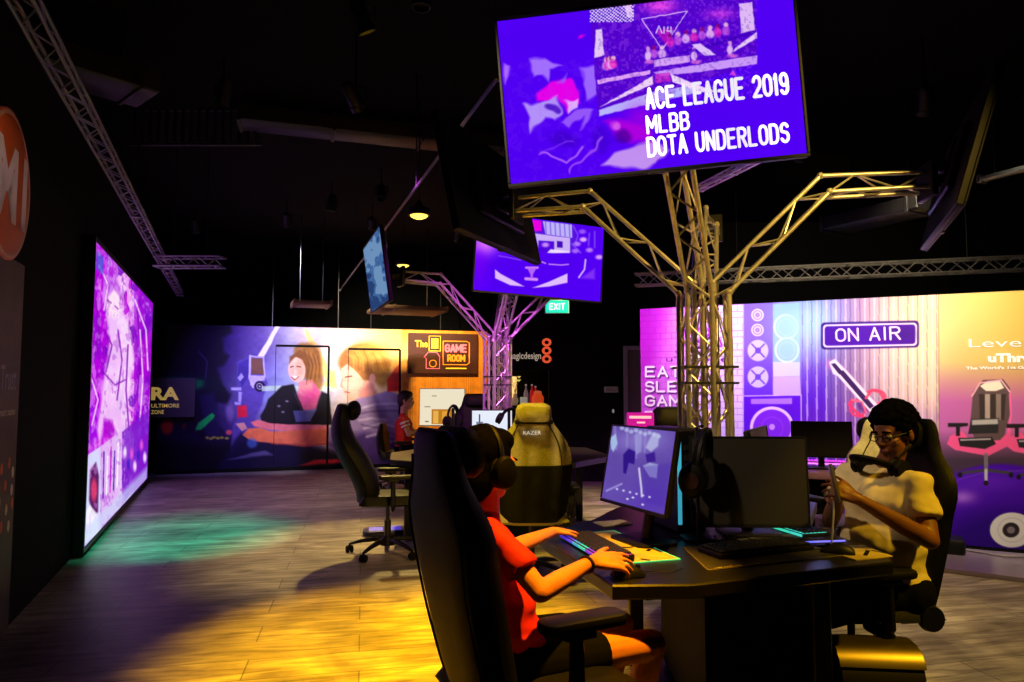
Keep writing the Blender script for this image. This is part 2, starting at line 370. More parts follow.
    A.poly([(290, 357), (300, 350), (310, 356), (306, 372), (303, 360), (296, 357), (289, 364)], (120, 72, 34), .95, 1.5)
    for q in ((279, 406), (283, 412), (287, 401)): A.ell(q[0], q[1], 1.6, 1, (190, 180, 200), .7, 1)
    # boy
    A.poly(Z([(735, 240), (765, 225), (850, 260), (870, 300), (840, 345), (800, 372), (760, 366), (748, 345), (740, 325), (733, 318), (740, 290)]), (232, 170, 148), 1, 1.2)
    A.poly(Z([(800, 330), (850, 300), (870, 345), (800, 385)]), (190, 110, 110), .7, 4)
    A.ell(364.5, 362, 26, 18.5, (150, 96, 46), .96, 3); A.ell(370, 354, 20, 12, (215, 165, 70), .7, 6); A.ell(382, 372, 9, 14, (168, 120, 50), .9, 3)
    A.poly(Z([(735, 250), (760, 232), (800, 270), (820, 300), (800, 325), (770, 330), (752, 345), (742, 320), (738, 290)]), (236, 178, 158), 1, 1.2)
    for k in range(9): A.line([(345+k*4.6, 350+abs(k-4)*1.4), (349+k*4.4, 358), (349+k*4.9, 370)], 1.1, [(112, 66, 30), (226, 176, 84)][k % 2], .5, 1.5)
    A.line(Z([(752, 282), (775, 278)]), 1.1, (80, 40, 40)); A.line(Z([(750, 335), (765, 338)]), 1, (170, 50, 60)); A.line(Z([(740, 290), (733, 315), (742, 318)]), .8, (200, 120, 110))
    A.ell(372.5, 378, 3, 5, (235, 160, 140), 1, 1)
    A.poly(Z([(690, 470), (720, 440), (745, 385), (800, 358), (850, 350), (905, 330), (952, 345), (955, 600), (880, 610), (810, 590), (690, 540)]), (140, 118, 176), .97, 2)
    A.poly(Z([(690, 530), (820, 480), (955, 520), (955, 640), (860, 620), (760, 590)]), (62, 36, 112), .85, 8)
    for q in ([(800, 400), (860, 380), (950, 378)], [(800, 440), (850, 432), (900, 440)], [(820, 470), (880, 452), (950, 470)], [(830, 500), (870, 490), (920, 520)]):
        A.line(Z(q), 2.2, (205, 192, 228), .7, 2)
    for q in ([(790, 420), (860, 405), (945, 405)], [(810, 455), (880, 470), (945, 500)]): A.line(Z(q), 1.6, (84, 60, 120), .7, 2)
    # forearms and hands
    A.poly(Z([(405, 445), (430, 436), (470, 450), (560, 455), (690, 458), (690, 482), (560, 480), (470, 475), (420, 462)]), (232, 120, 130), 1, 1.2)
    A.poly(Z([(375, 492), (395, 470), (440, 468), (480, 482), (560, 476), (690, 470), (690, 528), (600, 536), (500, 525), (440, 520), (400, 510)]), (235, 118, 82), 1, 1.2)
    A.line(Z([(480, 524), (600, 533), (690, 526)]), 1.6, (170, 60, 60), .7, 1.5)
    A.poly(Z([(350, 452), (380, 448), (392, 470), (372, 478)]), (240, 170, 160), .9, 1)
    A.ell(252, 443, 5, 5, (70, 110, 205), .7, 3)
    # red streaks bottom right
    A.poly(Z([(585, 605), (640, 585), (740, 582), (750, 595), (660, 600)]), (205, 30, 50), .9, 2)
    A.poly(Z([(905, 290), (955, 225), (955, 330), (905, 335)]), (205, 35, 40), .95, 1.5)
    A.x = A.x0; A.y = A.y0
    # orange plank wall on the right
    A.poly([(402, 320), (500, 320), (500, 480), (402, 480)], (240, 160, 60), .92, 2)
    m = (A.x > 402)
    st = .84+.32*np.sin(A.x*1.9+1.5*np.sin(A.x*.33))**2*A.noise(5, 60, 8)*1.4
    A.c[m] *= st[m, None]
    A.glow(404, 352, 22, 18, (255, 226, 170), .8)
    g = A.noise(5, 4, 91, 4); A.c *= (.9+.2*g)[:, None]
def paint_led(A):
    # anime-style key art: pale hero figure in the middle, violet sides
    n1 = A.noise(14, 30, 11); n2 = A.noise(7, 16, 12, 4); n3 = A.noise(22, 60, 14)
    u, v = A.u, A.v
    A.c = A.ramp('x', [(78, (70, 60, 190)), (97, (160, 10, 230)), (112, (185, 50, 225)), (121, (240, 180, 245)), (131, (232, 150, 240)), (141, (170, 20, 215)), (153, (120, 50, 200))])
    A.mix((n1 > .52)*.75, (182, 8, 214)); A.mix((n2 > .64)*.7, (246, 210, 250)); A.mix((n2 < .38)*.75, (110, 12, 190)); A.mix((n3 > .6)*.5, (226, 30, 210)); n4 = A.noise(3.5, 9, 77, 4); A.mix((n4 > .64)*.4, (250, 225, 252)); A.mix((n4 < .36)*.35, (98, 0, 150)); A.mix(((A.x < 106) & (A.y < 455))*.45, (186, 0, 226)); A.mix((A.x > 134)*.4, (150, 0, 215))
    # pale figure
    P = [(112, 285), (118, 292), (122, 312), (131, 335), (134, 360), (128, 400), (132, 440), (126, 470), (118, 440), (112, 420), (104, 418), (100, 445), (97, 430), (104, 380), (110, 340), (106, 312)]
    A.poly(P, (246, 216, 248), .85, 3)
    A.ell(113, 303, 7, 15, (252, 226, 242), .9, 3); A.line([(107, 300), (111, 303)], 1.4, (120, 40, 150), .9); A.line([(115, 306), (118, 309)], 1.4, (120, 40, 150), .9)
    A.poly([(104, 274), (118, 280), (123, 300), (114, 290), (107, 298), (102, 305)], (206, 120, 235), .85, 2)
    for q in ([(104, 330), (112, 345), (106, 372)], [(118, 330), (122, 360), (117, 400)], [(128, 345), (126, 390), (129, 430)], [(103, 372), (115, 385), (125, 380)], [(137, 310), (141, 350), (137, 400)], [(96, 300), (99, 330), (94, 360)]):
        A.line(q, 1.5, (124, 14, 176), .85, 1.2)
    for q in ([(99, 265), (108, 285), (104, 310)], [(140, 330), (143, 380), (140, 420)], [(92, 380), (98, 400), (92, 425)], [(135, 300), (146, 330), (148, 370)]):
        A.line(q, 1.3, (255, 232, 255), .9, 1.2)
    A.poly([(97, 250), (104, 258), (103, 275), (96, 268)], (70, 90, 210), .8, 2)
    # lower row of small panels
    A.poly([(80, 460), (101, 446), (101, 530), (80, 550)], (214, 222, 250), .95, 1.5)
    A.poly([(101, 446), (122, 430), (122, 505), (101, 528)], (225, 190, 240), .9, 1.5)
    A.poly([(122, 432), (149, 410), (148, 476), (122, 504)], (118, 28, 200), .8, 1.5)
    A.poly([(90, 470), (96, 462), (99, 476), (98, 512), (93, 517), (89, 500)], (86, 20, 90), .95, 2)
    A.ell(94, 490, 3, 11, (225, 60, 110), .9, 2); A.poly([(83, 515), (90, 505), (98, 515), (99, 532), (82, 545)], (246, 246, 255), .9, 2)
    A.line([(87, 470), (85, 530)], 1.1, (60, 120, 170), .8)
    for k in range(5): A.line([(104+k*3.6, 452-k*2.6+(k % 2)*7), (103+k*3.5, 498-k*2.8)], 1.5, [(60, 20, 160), (255, 255, 255), (190, 20, 200)][k % 3], .8)
    n5 = A.noise(3, 7, 55, 4); A.mix(((n5 > .63) & (A.x > 100))*.3, (150, 10, 200)); A.mix(((n5 < .4) & (A.x < 125))*.35, (236, 170, 250))
    for k in range(7): A.ell(125+k*3.3, 452+(k*37 % 23)-k*1.6, 1.6, 5, [(255, 240, 255), (60, 30, 190), (236, 90, 220)][k % 3], .85, 1.5)
    A.poly([(78, 535), (102, 512), (148, 466), (148, 480), (80, 552)], (196, 214, 245), .65, 5)
def paint_tv_main(A):
    L = lambda p: zc(490, 0, 3.5875, p); Rr = lambda p: zc(640, 0, 3.788, p); W = lambda p: zc(480, 0, 3.012, p)
    A.c[:] = (84, 0, 246)
    A.mix(.35*A.noise(60, 40, 5), (66, 0, 225))
    n = A.noise(9, 7, 21)
    warp(A, 9, 14)
    # blurred players at left
    A.poly(L([(145, 215), (190, 205), (255, 240), (205, 245), (210, 290), (180, 265), (150, 265)]), (176, 130, 255), .85, 3)
    A.poly(L([(40, 235), (62, 240), (55, 310), (40, 280)]), (190, 130, 255), .8, 3)
    A.poly(L([(165, 330), (215, 295), (300, 285), (318, 360), (280, 400), (250, 350), (170, 355)]), (238, 0, 232), .95, 3)
    A.poly(L([(115, 375), (190, 360), (250, 340), (256, 400), (230, 435), (200, 430), (150, 485), (140, 420)]), (190, 160, 250), .9, 3)
    A.poly(L([(270, 360), (308, 345), (312, 380), (282, 402)]), (225, 190, 255), .9, 2)
    A.poly(L([(240, 300), (280, 270), (270, 300)]), (150, 110, 250), .7, 3); A.ell(553, 108, 6, 5, (60, 0, 190), .8, 3)
    A.poly(L([(325, 245), (380, 235), (410, 255), (380, 270), (385, 340), (345, 355), (340, 290)]), (168, 120, 255), .85, 3)
    A.poly(L([(255, 440), (310, 390), (370, 390), (350, 440), (330, 475), (335, 420), (290, 460)]), (160, 100, 250), .85, 3)
    A.ell(563, 140, 14, 8, (58, 0, 190), .6, 6); A.ell(600, 140, 10, 10, (62, 0, 200), .6, 5)
    A.line(L([(180, 555), (275, 588), (325, 530)]), 2.2, (190, 110, 250), .9, 2); A.line(L([(180, 555), (290, 500)]), 1.5, (140, 60, 250), .7, 2)
    A.line(L([(288, 618), (408, 490)]), 2.4, (180, 90, 250), .8, 2)
    A.poly(L([(410, 440), (470, 430), (570, 470), (574, 520), (500, 510), (440, 480)]), (190, 0, 220), .8, 6)
    A.ell(614, 127, 5, 4, (225, 110, 240), .8, 3); A.ell(622, 136, 9, 6, (70, 0, 150), .8, 4)
    A.poly(L([(400, 600), (440, 560), (520, 525), (590, 505), (640, 530), (600, 590), (480, 605)]), (206, 160, 240), .9, 4)
    A.ell(581, 37, 3, 1.2, (240, 0, 220), .9, 1.5)
    A.x = A.x0; A.y = A.y0; bl = A.noise(5, 5, 71, 3); A.mix(((bl > .6) & (A.x < 600) & (A.y > 60))*.08, (150, 90, 250)); warp(A, 1.2, 5, 81)
    # stage photograph
    A.poly(L([(358, 20), (358, -60), (1010, -60), (1024, 190), (390, 420)]) , (92, 6, 214), .0, 1)
    st = [(589.5, 4), (752, -26), (757, 62), (599, 86)]
    A.poly([(589.5, 4), (595, -25), (755, -35), (757, 62), (598, 116)], (84, 4, 205), .9, 1)
    m = ((A.x > 590) & (A.x < 634) & (A.y < 22))*(np.sin(A.x*1.7)*np.sin(A.y*1.9+A.x*.3) > .05)*.9
    A.mix(m, (240, 220, 255)); A.poly([(619, -10), (626, -12), (634, 16), (628, 18)], (250, 230, 255), .8, 1)
    A.glow(660, 6, 16, 7, (240, 70, 235), .95); A.glow(720, 14, 14, 5, (210, 60, 235), .8)
    A.poly([(596, 30), (602, 29), (604, 55), (594, 58)], (236, 210, 250), .95, 1)
    A.poly([(739, 4), (752, 2), (755, 30), (741, 33)], (236, 205, 250), .9, 1)
    A.line([(642, 19), (687, 11), (662, 50), (642, 19)], .9, (240, 200, 255), .9, .6)
    A.poly([(656, 30), (674, 28), (665, 44)], (190, 20, 190), .8, 2)
    # seated players rows
    rs = np.random.RandomState(4)
    for k in range(15):
        t = k/14; bx = 606+t*26 if k < 5 else (646+8*(k-4)); by = 66-t*6 if k < 5 else (54 if k in (5, 6) else 42-(k-7)*1.6)
        c = [(245, 200, 250), (232, 30, 190), (200, 90, 230)][k % 3]
        A.ell(bx, by-6, 2.2, 2.6, (140, 10, 120) if k % 2 else (240, 190, 220), .9, 1.5); A.ell(bx, by, 4, 4.5, c, .8, 2)
    for bx, by in ((648, 56), (694, 56), (730, 50)):
        A.ell(bx, by-7, 2, 2.4, (220, 150, 220), .9, 1); A.ell(bx, by, 3, 5, (245, 210, 250), .85, 1.5); A.ell(bx+2, by+6, 5, 2, (230, 120, 220), .8, 1.5)
    A.poly([(597, 80), (650, 70), (650, 74), (598, 84)], (240, 180, 250), .9, .8)
    A.poly([(655, 60), (757, 30), (757, 33), (700, 50)], (60, 0, 190), .8, 1)
    A.poly([(692, 45), (700, 43), (716, 55), (705, 56)], (240, 215, 255), .9, 1); A.poly([(757, 32), (757, 38), (733, 52), (736, 47)], (250, 225, 255), .9, 1)
    A.poly([(654, 60), (690, 55), (690, 62), (654, 67)], (226, 180, 250), .9, 1)
    A.poly([(653, 72), (757, 55), (757, 64), (700, 72), (660, 76)], (205, 160, 250), .95, 1)
    A.poly([(600, 107), (653, 76), (653, 84)], (248, 222, 250), .95, 1); A.poly([(599, 110), (653, 92), (700, 84), (700, 92), (599, 116)], (190, 190, 252), .95, 1.2)
    A.poly([(655, 74), (670, 72), (671, 81), (655, 83)], (200, 40, 200), .8, 1); A.poly([(671, 74), (700, 86), (720, 92), (700, 92), (673, 82)], (250, 230, 255), .95, 1)
    A.poly([(730, 74), (733, 70), (737, 77)], (215, 60, 215), .9, .8)
    A.x = A.x0; A.y = A.y0
    for q in ([(656, 33), (659, 26), (662, 33)], [(664, 27), (664, 33)], [(668, 27), (667, 31), (672, 31)], [(671, 27), (671, 33)]): A.line(q, 1.1, (225, 210, 255), .95, .7)
    tx = A.noise(2.5, 2.5, 88, 2); A.mix(((tx > .62) & (A.x > 598) & (A.x < 757) & (A.y < 100) & (A.y > -20))*.16, (245, 150, 245)); A.mix(((tx < .36) & (A.x > 598) & (A.x < 757) & (A.y < 100))*.2, (60, 0, 150))
    A.poly([(655, 92), (672, 85), (675, 120), (655, 150)], (100, 0, 225), .25, 6)
    A.glow(640, 120, 15, 16, (180, 0, 220), .6)
def paint_tv_far(A):
    W = lambda p: zc(440, 200, 5.689, p)
    A.c[:] = (84, 0, 246); A.mix(.3*A.noise(30, 22, 6), (70, 0, 220))
    A.glow(482, 245, 14, 10, (255, 150, 255), .95); A.glow(478, 262, 10, 22, (120, 0, 248), .7)
    A.poly(W([(520, 110), (760, 140), (780, 240), (740, 300), (560, 290), (540, 230)]), (90, 20, 220), .9, 1)
    A.poly(W([(525, 112), (575, 118), (578, 175), (540, 178)]), (240, 0, 220), .95, 1)
    A.poly(W([(585, 120), (750, 140), (752, 215), (600, 195)]), (196, 186, 250), .95, 1)
    for k in range(6): A.line(W([(600+k*27, 125+k*3), (604+k*27, 200+k*2)]), 1.3, (110, 80, 230), .7, 1)
    A.poly(W([(540, 190), (650, 205), (740, 215), (740, 300), (640, 300), (560, 270)]), (225, 205, 250), .85, 1.2)
    A.poly(W([(560, 230), (650, 235), (650, 300), (560, 290)]), (76, 0, 220), .95, 1); A.poly(W([(665, 232), (698, 236), (698, 272), (665, 270)]), (70, 10, 190), 1, .8)
    A.poly(W([(610, 300), (630, 280), (735, 292), (735, 300), (640, 302)]), (245, 225, 255), .95, 1)
    for a, b, c in ((600, 255, .8), (815, 225, 1), (780, 250, .7), (850, 285, .7), (905, 325, .9), (810, 180, .5), (770, 290, .6)): A.ell(440+a/5.689, 200+b/5.689, 3.4, 2.2, (226, 170, 255), c, 2)
    for q in ([(760, 150), (785, 200), (770, 250)], [(850, 190), (845, 260)], [(880, 180), (880, 270)], [(750, 250), (800, 300)]): A.line(W(q), 1.2, (150, 110, 250), .7, 1.4)
    A.line(W([(828, 340), (822, 395), (790, 440)]), 1.6, (235, 190, 255), .9, 1); A.poly(W([(800, 445), (880, 390), (880, 450)]), (140, 60, 250), .8, 3)
    A.line(W([(335, 318), (380, 325), (460, 342)]), 1.1, (150, 90, 255), .8, 1); A.line(W([(580, 352), (600, 360)]), 1.2, (230, 160, 255), .9, 1); A.line(W([(620, 365), (690, 370), (730, 366)]), 1.1, (230, 160, 255), .9, 1)
    A.poly(W([(313, 395), (345, 420), (480, 492), (400, 485), (314, 445)]), (228, 190, 255), .98, 1); A.poly(W([(725, 418), (725, 470), (620, 492), (525, 500), (620, 465)]), (228, 190, 255), .98, 1)
    A.line(W([(490, 385), (555, 385)]), 2.2, (226, 150, 250), .9, 1); A.poly(W([(495, 385), (550, 385), (528, 425), (530, 440), (515, 440), (515, 425)]), (190, 110, 250), .9, 1); A.line(W([(488, 448), (550, 452)]), 3, (225, 150, 250), .9, 1)
def paint_game(A):
    Q = lambda p: zc(580, 410, 3.589, p)
    n = A.noise(14, 12, 31); A.c[:] = (98, 72, 168); A.mix(n*.6, (120, 96, 205)); A.glow(640, 440, 30, 12, (176, 160, 235), .5); A.glow(652, 500, 24, 16, (92, 50, 200), .6)
    for q in ([(125, 60), (130, 140)], [(205, 70), (200, 170)], [(235, 70), (232, 150)], [(170, 65), (168, 130)]): A.line(Q(q), 2, (158, 146, 220), .7, 2)
    A.poly(Q([(108, 100), (128, 85), (135, 120), (120, 150), (112, 140)]), (180, 210, 248), .9, 1.5)
    A.poly(Q([(155, 160), (175, 138), (200, 150), (195, 195), (175, 190), (165, 230), (155, 225)]), (48, 20, 140), .95, 1.5)
    A.poly(Q([(235, 135), (262, 80), (285, 85), (280, 130), (255, 150)]), (190, 190, 240), .9, 2); A.poly(Q([(235, 160), (268, 150), (272, 185), (240, 188)]), (62, 30, 150), .95, 1.5)
    A.poly(Q([(225, 200), (250, 190), (280, 195), (275, 245), (250, 240)]), (190, 200, 240), .95, 1.5); A.line(Q([(212, 210), (220, 280), (222, 310)]), 2, (225, 215, 250), .95, 1.2)
    A.poly(Q([(195, 90), (222, 80), (220, 150), (200, 160)]), (170, 165, 232), .7, 2)
    A.line(Q([(95, 290), (150, 265)]), 1.6, (190, 180, 250), .8, 1.5); A.poly(Q([(220, 200), (330, 190), (300, 350), (235, 330)]), (84, 52, 180), .5, 4)
    for k in range(6): A.ell(617+k*6.5, 489+k*1.6, 1.3, 1, (220, 220, 255), .9, .8)
    for a, b in ((170, 305), (190, 300), (225, 325)): A.ell(580+a/3.589, 410+b/3.589+4, 1.4, .9, (235, 235, 255), .9, .7)
    for k in range(9): A.ell(622+k*4.6, 428+k*.8+(k*7 % 3), 2.2, 2, (205, 215, 252), .7, 1.3)
def paint_page(A):
    u, v = A.u, A.v; A.c[:] = (238, 226, 196)
    def rc(a, b, c, d, col, al=1): A.mix(((u > a) & (u < c) & (v > b) & (v < d))*al, col)
    rc(.27, .56, .72, .97, (190, 120, 30)); rc(.3, .6, .42, .95, (240, 190, 90), .8); rc(.5, .62, .68, .93, (235, 170, 60), .8); rc(.27, .18, .38, .21, (120, 100, 80)); rc(.1, .48, .24, .51, (120, 100, 80)); rc(.12, .88, .2, .92, (110, 90, 70))
def paint_cad(A):
    u, v = A.u, A.v; A.c[:] = (226, 232, 246)
    A.mix(.5*np.exp(-((u-.4)/.3)**2-((v-.75)/.15)**2), (170, 205, 240))
    def rc(a, b, c, d, col, al=1): A.mix(((u > a) & (u < c) & (v > b) & (v < d))*al, col)
    rc(.17, .12, .2, .4, (60, 60, 90)); rc(.1, .36, .28, .5, (90, 100, 130), .8); rc(.22, .42, .34, .48, (200, 90, 90), .8); rc(.1, .48, .22, .56, (50, 55, 70), .8); rc(.28, .66, .5, .74, (120, 150, 190), .8); rc(.12, .7, .24, .86, (235, 150, 150), .8); rc(.4, .68, .46, .86, (90, 120, 160), .7)
def paint_blue(A):
    n = A.noise(6, 10, 41); A.c[:] = (70, 110, 170); A.mix((n > .5)*.6, (150, 190, 225)); A.mix((n < .35)*.6, (25, 45, 95))
def paint_backdrop(A):
    K = lambda p: zc(740, 300, 4.87, p); E9 = lambda p: zc(930, 290, 4.87, p); C = lambda p: zc(740, 380, 2.257, p)
    A.c = A.ramp('x', [(640, (205, 40, 215)), (670, (228, 120, 232)), (700, (240, 214, 244)), (742, (238, 214, 250)), (745, (140, 90, 205)), (800, (150, 130, 215)), (825, (120, 90, 185)), (850, (150, 110, 165)), (885, (205, 165, 180)), (937, (235, 200, 190)), (940, (196, 176, 120)), (1030, (214, 186, 100)), (1150, (220, 180, 90))])  # print tones with the coloured lamp light mixed in along the length
    # brick wall zone
    m = A.x < 743
    row = np.floor(A.v*34); br = ((A.v*34 % 1) < .14) | (((A.x/11+.5*(row % 2)) % 1) < .07)
    A.mix((m & br)*.38, (150, 20, 170))
    A.mix(np.clip((A.y-340)/110, 0, 1)*m*.5, (200, 170, 240))
    A.poly([(640, 300), (668, 300), (656, 360), (640, 375)], (172, 14, 190), .55, 14)
    # scribble logo
    for q in ([(676, 352), (692, 338), (703, 344), (690, 352)], [(690, 350), (684, 330), (700, 322), (712, 334)], [(700, 322), (712, 310), (716, 326), (704, 340)], [(694, 344), (716, 330), (722, 346), (700, 352)], [(686, 345), (708, 318), (712, 350)]):
        A.line(q, 1.8, (140, 10, 160), .9, 1)
    # speakers zone
    sp = (A.x > 743) & (A.x < 826)
    A.poly([(744, 300), (773, 300), (773, 396), (744, 396)], (128, 92, 196), .95, 1)
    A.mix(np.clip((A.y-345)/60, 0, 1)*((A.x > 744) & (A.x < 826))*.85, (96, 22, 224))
    A.poly([(773, 304), (799, 303), (800, 362), (773, 363)], (150, 200, 232), .8, 1); A.poly([(773, 362), (800, 362), (800, 376), (773, 377)], (232, 224, 250), .85, 1); A.poly([(773, 377), (800, 376), (801, 396), (773, 396)], (226, 190, 252), .85, 1)
    for cx, cy, r in ((757.5, 315, 5.6), (757.5, 330, 5.6)): A.ell(cx, cy, r, r, (160, 120, 214), 1); A.ring(cx, cy, r, r, 1.2, (226, 208, 250)); A.ring(cx, cy, r*.55, r*.55, 1, (226, 208, 250))
    for cx, cy in ((758, 350.5), (758, 377)):
        A.ell(cx, cy, 10.4, 10.6, (206, 190, 250), 1, 1.2); A.ell(cx, cy, 3, 3, (104, 60, 205), 1)
        for a in (.8, 2.35): A.line([(cx-9*math.cos(a), cy-9*math.sin(a)), (cx+9*math.cos(a), cy+9*math.sin(a))], 1.6, (110, 62, 205))
    for cx, cy, r in ((786, 327, 11.5), (787, 350, 11.5)): A.ell(cx, cy, r, r*1.05, (158, 196, 236), 1); A.ring(cx, cy, r, r*1.05, 2, (216, 226, 250)); A.ring(cx, cy, r*.68, r*.7, .8, (190, 210, 245), .8)
    A.poly([(744, 396), (801, 395), (802, 470), (744, 470)], (96, 8, 216), 1, 1); A.line([(744.5, 396), (801, 395), (801.5, 450)], 1, (220, 180, 255)); A.poly([(751, 399), (792, 398), (792, 404), (751, 404)], (186, 130, 245), .9, 1)
    A.ell(772, 428, 22, 21, (128, 34, 226), 1); A.ring(772, 428, 20.5, 20, 3, (236, 200, 255)); A.ell(772, 427, 3, 3, (205, 150, 250)); A.ring(772, 428, 11, 11, .7, (160, 80, 236), .8)
    # curtain / slatted zone with glow
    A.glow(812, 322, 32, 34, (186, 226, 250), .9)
    cz = (A.x > 802) & (A.x < 938)
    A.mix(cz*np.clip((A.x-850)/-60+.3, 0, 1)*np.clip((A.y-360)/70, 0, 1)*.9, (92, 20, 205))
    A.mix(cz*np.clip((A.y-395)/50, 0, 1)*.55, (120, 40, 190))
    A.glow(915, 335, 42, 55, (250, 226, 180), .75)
    sl = ((A.x/9.6) % 1) < .17; A.mix((cz & sl)*.55, (240, 214, 250)); sl2 = (((A.x/9.6) % 1) > .5) & (((A.x/9.6) % 1) < .64); A.mix((cz & sl2)*.3, (80, 30, 130))
    # on-air plate
    def rr(x0, y0, x1, y1, r, k): 
        pts = []
        for q, (cx, cy) in enumerate(((x1-r, y1-r+k), (x0+r, y1-r), (x0+r, y0+r), (x1-r, y0+r+k))):
            for t in range(6): a = (q+t/5)*PI/2; pts.append((cx+r*math.cos(a), cy+r*math.sin(a)))
        return pts
    A.poly(rr(821, 322.5, 919, 349.5, 4, -2), (52, 8, 120), 1, 1.6); A.poly(rr(823, 324.5, 917, 347.5, 3.5, -1.8), (236, 214, 255), 1, .8); A.poly(rr(824.6, 326.2, 915.4, 345.8, 3, -1.8), (76, 10, 160), 1, .8)
    A.glow(903, 334, 14, 8, (50, 20, 120), .5)
    # neon guitar
    A.line([(831, 364), (843, 373), (872, 408)], 9, (250, 120, 190), .5, 5)
    A.poly([(829, 362), (835, 359), (845, 369), (878, 405), (870, 412), (838, 376), (833, 374)], (250, 226, 244), 1, 1.4); A.poly([(831, 364), (835, 363), (842, 371), (874, 406), (870, 409), (838, 373)], (64, 30, 92), 1, .8)
    A.ring(875, 397, 10, 7, 2.4, (252, 70, 110), .9, 1.2); A.ring(858, 408, 8, 8, 2.4, (252, 60, 110), .9, 1.2); A.ell(866, 404, 9, 8, (90, 20, 120), .6, 3); A.poly([(845, 369), (878, 405), (870, 412), (838, 376)], (250, 226, 244), 1, 1.2); A.poly([(843, 370), (874, 406), (870, 409), (839, 373)], (64, 30, 92), 1, .8)
    A.line([(866, 398), (872, 390), (880, 392), (884, 400)], 2.6, (252, 70, 110), .95, 1.2); A.line([(852, 400), (849, 404), (856, 412), (868, 420)], 2.8, (252, 60, 110), .95, 1.2); A.line([(852, 400), (862, 402), (866, 412)], 2, (252, 110, 150), .95, 1)
    # promotion panel: olive top, violet bottom
    pz = (A.x > 938.5)
    A.mix(pz*np.clip((A.x-985)/60, 0, 1)*.3, (226, 176, 80))
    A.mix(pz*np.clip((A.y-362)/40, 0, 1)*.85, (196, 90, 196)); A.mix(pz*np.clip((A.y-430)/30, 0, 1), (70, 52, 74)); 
    A.line([(938.6, 290), (939.5, 560)], .8, (120, 100, 90), .8)
    A.ell(1000, 522, 82, 58, (74, 8, 190), 1, 3); A.ell(1010, 560, 80, 50, (40, 2, 130), .8, 20); A.glow(962, 497, 14, 7, (196, 130, 255), .8); A.glow(985, 482, 40, 10, (110, 40, 230), .6)
    A.line([(948, 500), (958, 480), (985, 472), (1040, 470)], 1, (130, 90, 220), .5)
    A.ell(1012, 530, 22, 17.5, (238, 234, 240), 1, 1); A.ell(1011, 530, 8.5, 7.5, (48, 40, 50), 1, 1); A.ell(1011, 530, 4, 3.5, (140, 130, 140), 1, 1); A.ring(1012, 530, 14, 12, 1, (200, 190, 210), .6)
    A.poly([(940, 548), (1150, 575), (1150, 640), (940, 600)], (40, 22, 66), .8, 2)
    for dx, sc in ((0, 1), (59, 1.02)):
        def c(p): return [(970+dx+(x-970)*sc, 378+(y-378)*sc) for x, y in p]
        A.poly(c([(973, 392), (983, 380), (1003, 379), (1010, 388), (1011, 412), (1006, 428), (1004, 444), (975, 440), (970, 425)]), (96, 76, 84), 1, 1)
        A.poly(c([(980, 386), (988, 381), (1000, 381), (1004, 388), (996, 391), (986, 391)]), (244, 232, 226), 1, 1)
        A.poly(c([(979, 394), (1006, 394), (1004, 420), (980, 420)]), (58, 48, 52), 1, 1); A.poly(c([(985, 394), (990, 394), (990, 420), (985, 420)]), (190, 170, 170), .9, 1); A.poly(c([(996, 394), (1001, 394), (1001, 420), (996, 420)]), (150, 130, 130), .9, 1)
        A.line(c([(972, 396), (980, 383), (1001, 380), (1010, 392)]), 1.4, (245, 180, 215)); A.line(c([(1010, 394), (1011, 415), (1007, 440)]), 2, (250, 110, 190))
        A.poly(c([(971, 419), (999, 418), (998, 433), (968, 434)]), (44, 42, 48), 1, 1); A.poly(c([(972, 420), (998, 419), (998, 424), (972, 425)]), (200, 196, 204), .9, 1.5)
        A.poly(c([(950, 436), (962, 431), (972, 442), (1000, 440), (1012, 428), (1008, 446), (988, 456), (955, 450), (947, 444)]), (250, 90, 160), 1, 1)
        A.poly(c([(958, 438), (992, 437), (996, 444), (985, 449), (960, 446)]), (40, 38, 44), 1, 1); A.line(c([(961, 440), (990, 439)]), 1.6, (190, 180, 195), .9)
        A.poly(c([(948, 423), (968, 423), (968, 426), (960, 427), (960, 436), (956, 436), (956, 427), (948, 427)]), (34, 30, 38), 1, 1)
        A.line(c([(986, 455), (986, 470)]), 4, (120, 110, 130)); A.line(c([(986, 470), (962, 473)]), 3, (70, 64, 80)); A.line(c([(986, 470), (1010, 473)]), 3, (70, 64, 80)); A.line(c([(986, 470), (986, 481)]), 3, (200, 196, 214))
        for q in ((960, 475), (986, 483), (1011, 475)): A.ell(*c([q])[0], 2.4, 2.6, (26, 22, 34), 1, 1)
